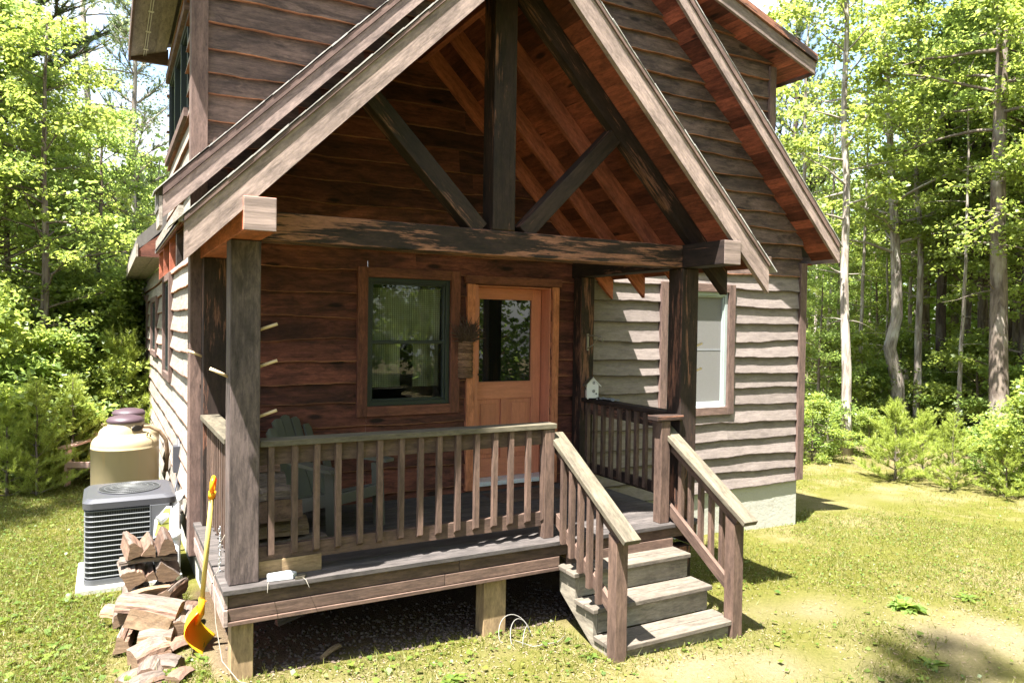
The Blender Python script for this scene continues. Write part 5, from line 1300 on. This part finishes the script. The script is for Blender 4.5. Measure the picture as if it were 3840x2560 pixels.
# broad leaved weeds
def weed(x, y, n, L, label, seed, up=.5, mat='weed'):
    nr = np.random.default_rng(seed); V = []; F = []; T = []
    for i in range(n):
        az = nr.uniform(0, 6.28); el = nr.uniform(.15, .9)*up*2; l = L*nr.uniform(.6, 1.2); w = l*.17; base = np.array([nr.normal()*.02, nr.normal()*.02, 0])
        d = np.array([math.cos(az)*math.cos(el), math.sin(az)*math.cos(el), math.sin(el)]); s = np.array([-math.sin(az), math.cos(az), 0]); K = 5; b0 = len(V)
        for k in range(K+1):
            t = k/K; p = base+d*l*t+np.array([0, 0, -l*.45*t*t]); ww = w*math.sin(math.pi*(.12+.86*t))
            V += [p-s*ww+np.array([0, 0, ww*.35]), p, p+s*ww+np.array([0, 0, ww*.35])]
        for k in range(K):
            for q in (0, 1): a = b0+k*3+q; F.append((a, a+1, a+4, a+3)); T.append(nr.random())
    V = np.array(V); V[:, 2] = np.maximum(V[:, 2], .004)
    o = np_mesh('weed_plant', V, np.array(F), T, M[mat], loc=(x, y, gz(x, y)+.0)); return tag(o, label, 'weed', 'broad leaved weeds')
weed(5.72, -.90, 52, .20, 'dark green broad leaved weed on the pale bare patch at the right', 1, .75, 'leaf_deep')
weed(4.75, -1.72, 12, .15, 'low flat weed at the lower right on bare soil', 2, .3)
weed(6.6, -.95, 12, .14, 'weed at the right in front of the sunny lawn', 3, .4)
weed(-.20, 1.35, 26, .13, 'leafy bright weed between the log heap and the porch side', 4, .8)
weed(-.32, .22, 18, .11, 'yellow green weed sprouting at the front of the log heap', 5, .7)
weed(-.56, .20, 12, .11, 'thin weed in front of the bottom left log', 6, .8)
weed(1.35, -.55, 16, .10, 'low rosette weed in the grass before the porch', 7, .35)
weed(2.42, -.62, 10, .10, 'small weed against the foot of the stair stringer', 8, .8)
weed(-.15, .42, 12, .10, 'weed beside the foot of the snow shovel', 9, .6)
weed(-.98, 2.1, 10, .12, 'yellow weed at the corner of the concrete slab', 10, .8)

# ------------------------------------------------------------------ light, sky, camera
sun_dir = Vector((.36, .21, -1)).normalized()
ld = bpy.data.lights.new('sun', 'SUN'); ld.energy = 5.0; ld.angle = R_(.53); ld.color = (1, .975, .94)
lo = bpy.data.objects.new('sun', ld); COL.objects.link(lo); lo.rotation_euler = sun_dir.to_track_quat('-Z', 'Y').to_euler(); lo.location = (-8, -6, 20)
wd_ = bpy.data.worlds.new('World'); scene.world = wd_; wd_.use_nodes = True; nt = wd_.node_tree; nt.nodes.clear()
out = nt.nodes.new('ShaderNodeOutputWorld'); bg = nt.nodes.new('ShaderNodeBackground'); sky = nt.nodes.new('ShaderNodeTexSky')
sky.sky_type = 'NISHITA'; sky.sun_disc = False; sky.sun_elevation = math.asin(-sun_dir.z); sky.sun_rotation = math.atan2(-sun_dir.x, -sun_dir.y)
sky.air_density = 1.0; sky.dust_density = 1.6; sky.ozone_density = 1.2
tc = nt.nodes.new('ShaderNodeTexCoord'); mp = nt.nodes.new('ShaderNodeMapping'); mp.inputs['Scale'].default_value = (1.6, 1.6, 4.2)
no = nt.nodes.new('ShaderNodeTexNoise'); no.inputs['Scale'].default_value = 2.1; no.inputs['Detail'].default_value = 7; no.inputs['Roughness'].default_value = .58
cr = nt.nodes.new('ShaderNodeValToRGB'); cr.color_ramp.elements[0].position = .44; cr.color_ramp.elements[1].position = .62; cr.color_ramp.elements[1].color = (.85, .85, .85, 1)
mx = nt.nodes.new('ShaderNodeMix'); mx.data_type = 'RGBA'; mx.inputs[7].default_value = (3.6, 3.7, 3.9, 1)
nt.links.new(tc.outputs['Generated'], mp.inputs['Vector']); nt.links.new(mp.outputs[0], no.inputs['Vector']); nt.links.new(no.outputs['Fac'], cr.inputs['Fac'])
nt.links.new(cr.outputs['Color'], mx.inputs[0]); nt.links.new(sky.outputs[0], mx.inputs[6]); nt.links.new(mx.outputs[2], bg.inputs['Color'])
bg.inputs['Strength'].default_value = .078; nt.links.new(bg.outputs[0], out.inputs['Surface'])

cd = bpy.data.cameras.new('camera'); cam = bpy.data.objects.new('camera', cd); COL.objects.link(cam); scene.camera = cam
cd.sensor_width = 36; cd.lens = 2778.06/3840*36; cd.clip_end = 500; cd.clip_start = .05
rx = Vector((.877373, -.47959757, .01424)); dn_ = Vector((.00241796, -.0252586, -.99967803)); fw_ = Vector((.47980284, .87712495, -.02100156))
mt = Matrix((rx, -dn_, -fw_)).transposed().to_4x4(); mt.translation = (-.69525614, -5.05199627, 1.71374899); cam.matrix_world = mt
scene.view_settings.view_transform = 'Standard'; scene.view_settings.look = 'None'; scene.view_settings.exposure = 2.8; scene.view_settings.gamma = 1
scene.render.engine = 'CYCLES'
cy_ = scene.cycles; cy_.max_bounces = 10; cy_.diffuse_bounces = 5; cy_.transmission_bounces = 6; cy_.transparent_max_bounces = 8; cy_.use_denoising = True
try: cy_.denoiser = 'OPENIMAGEDENOISE'
except Exception: pass
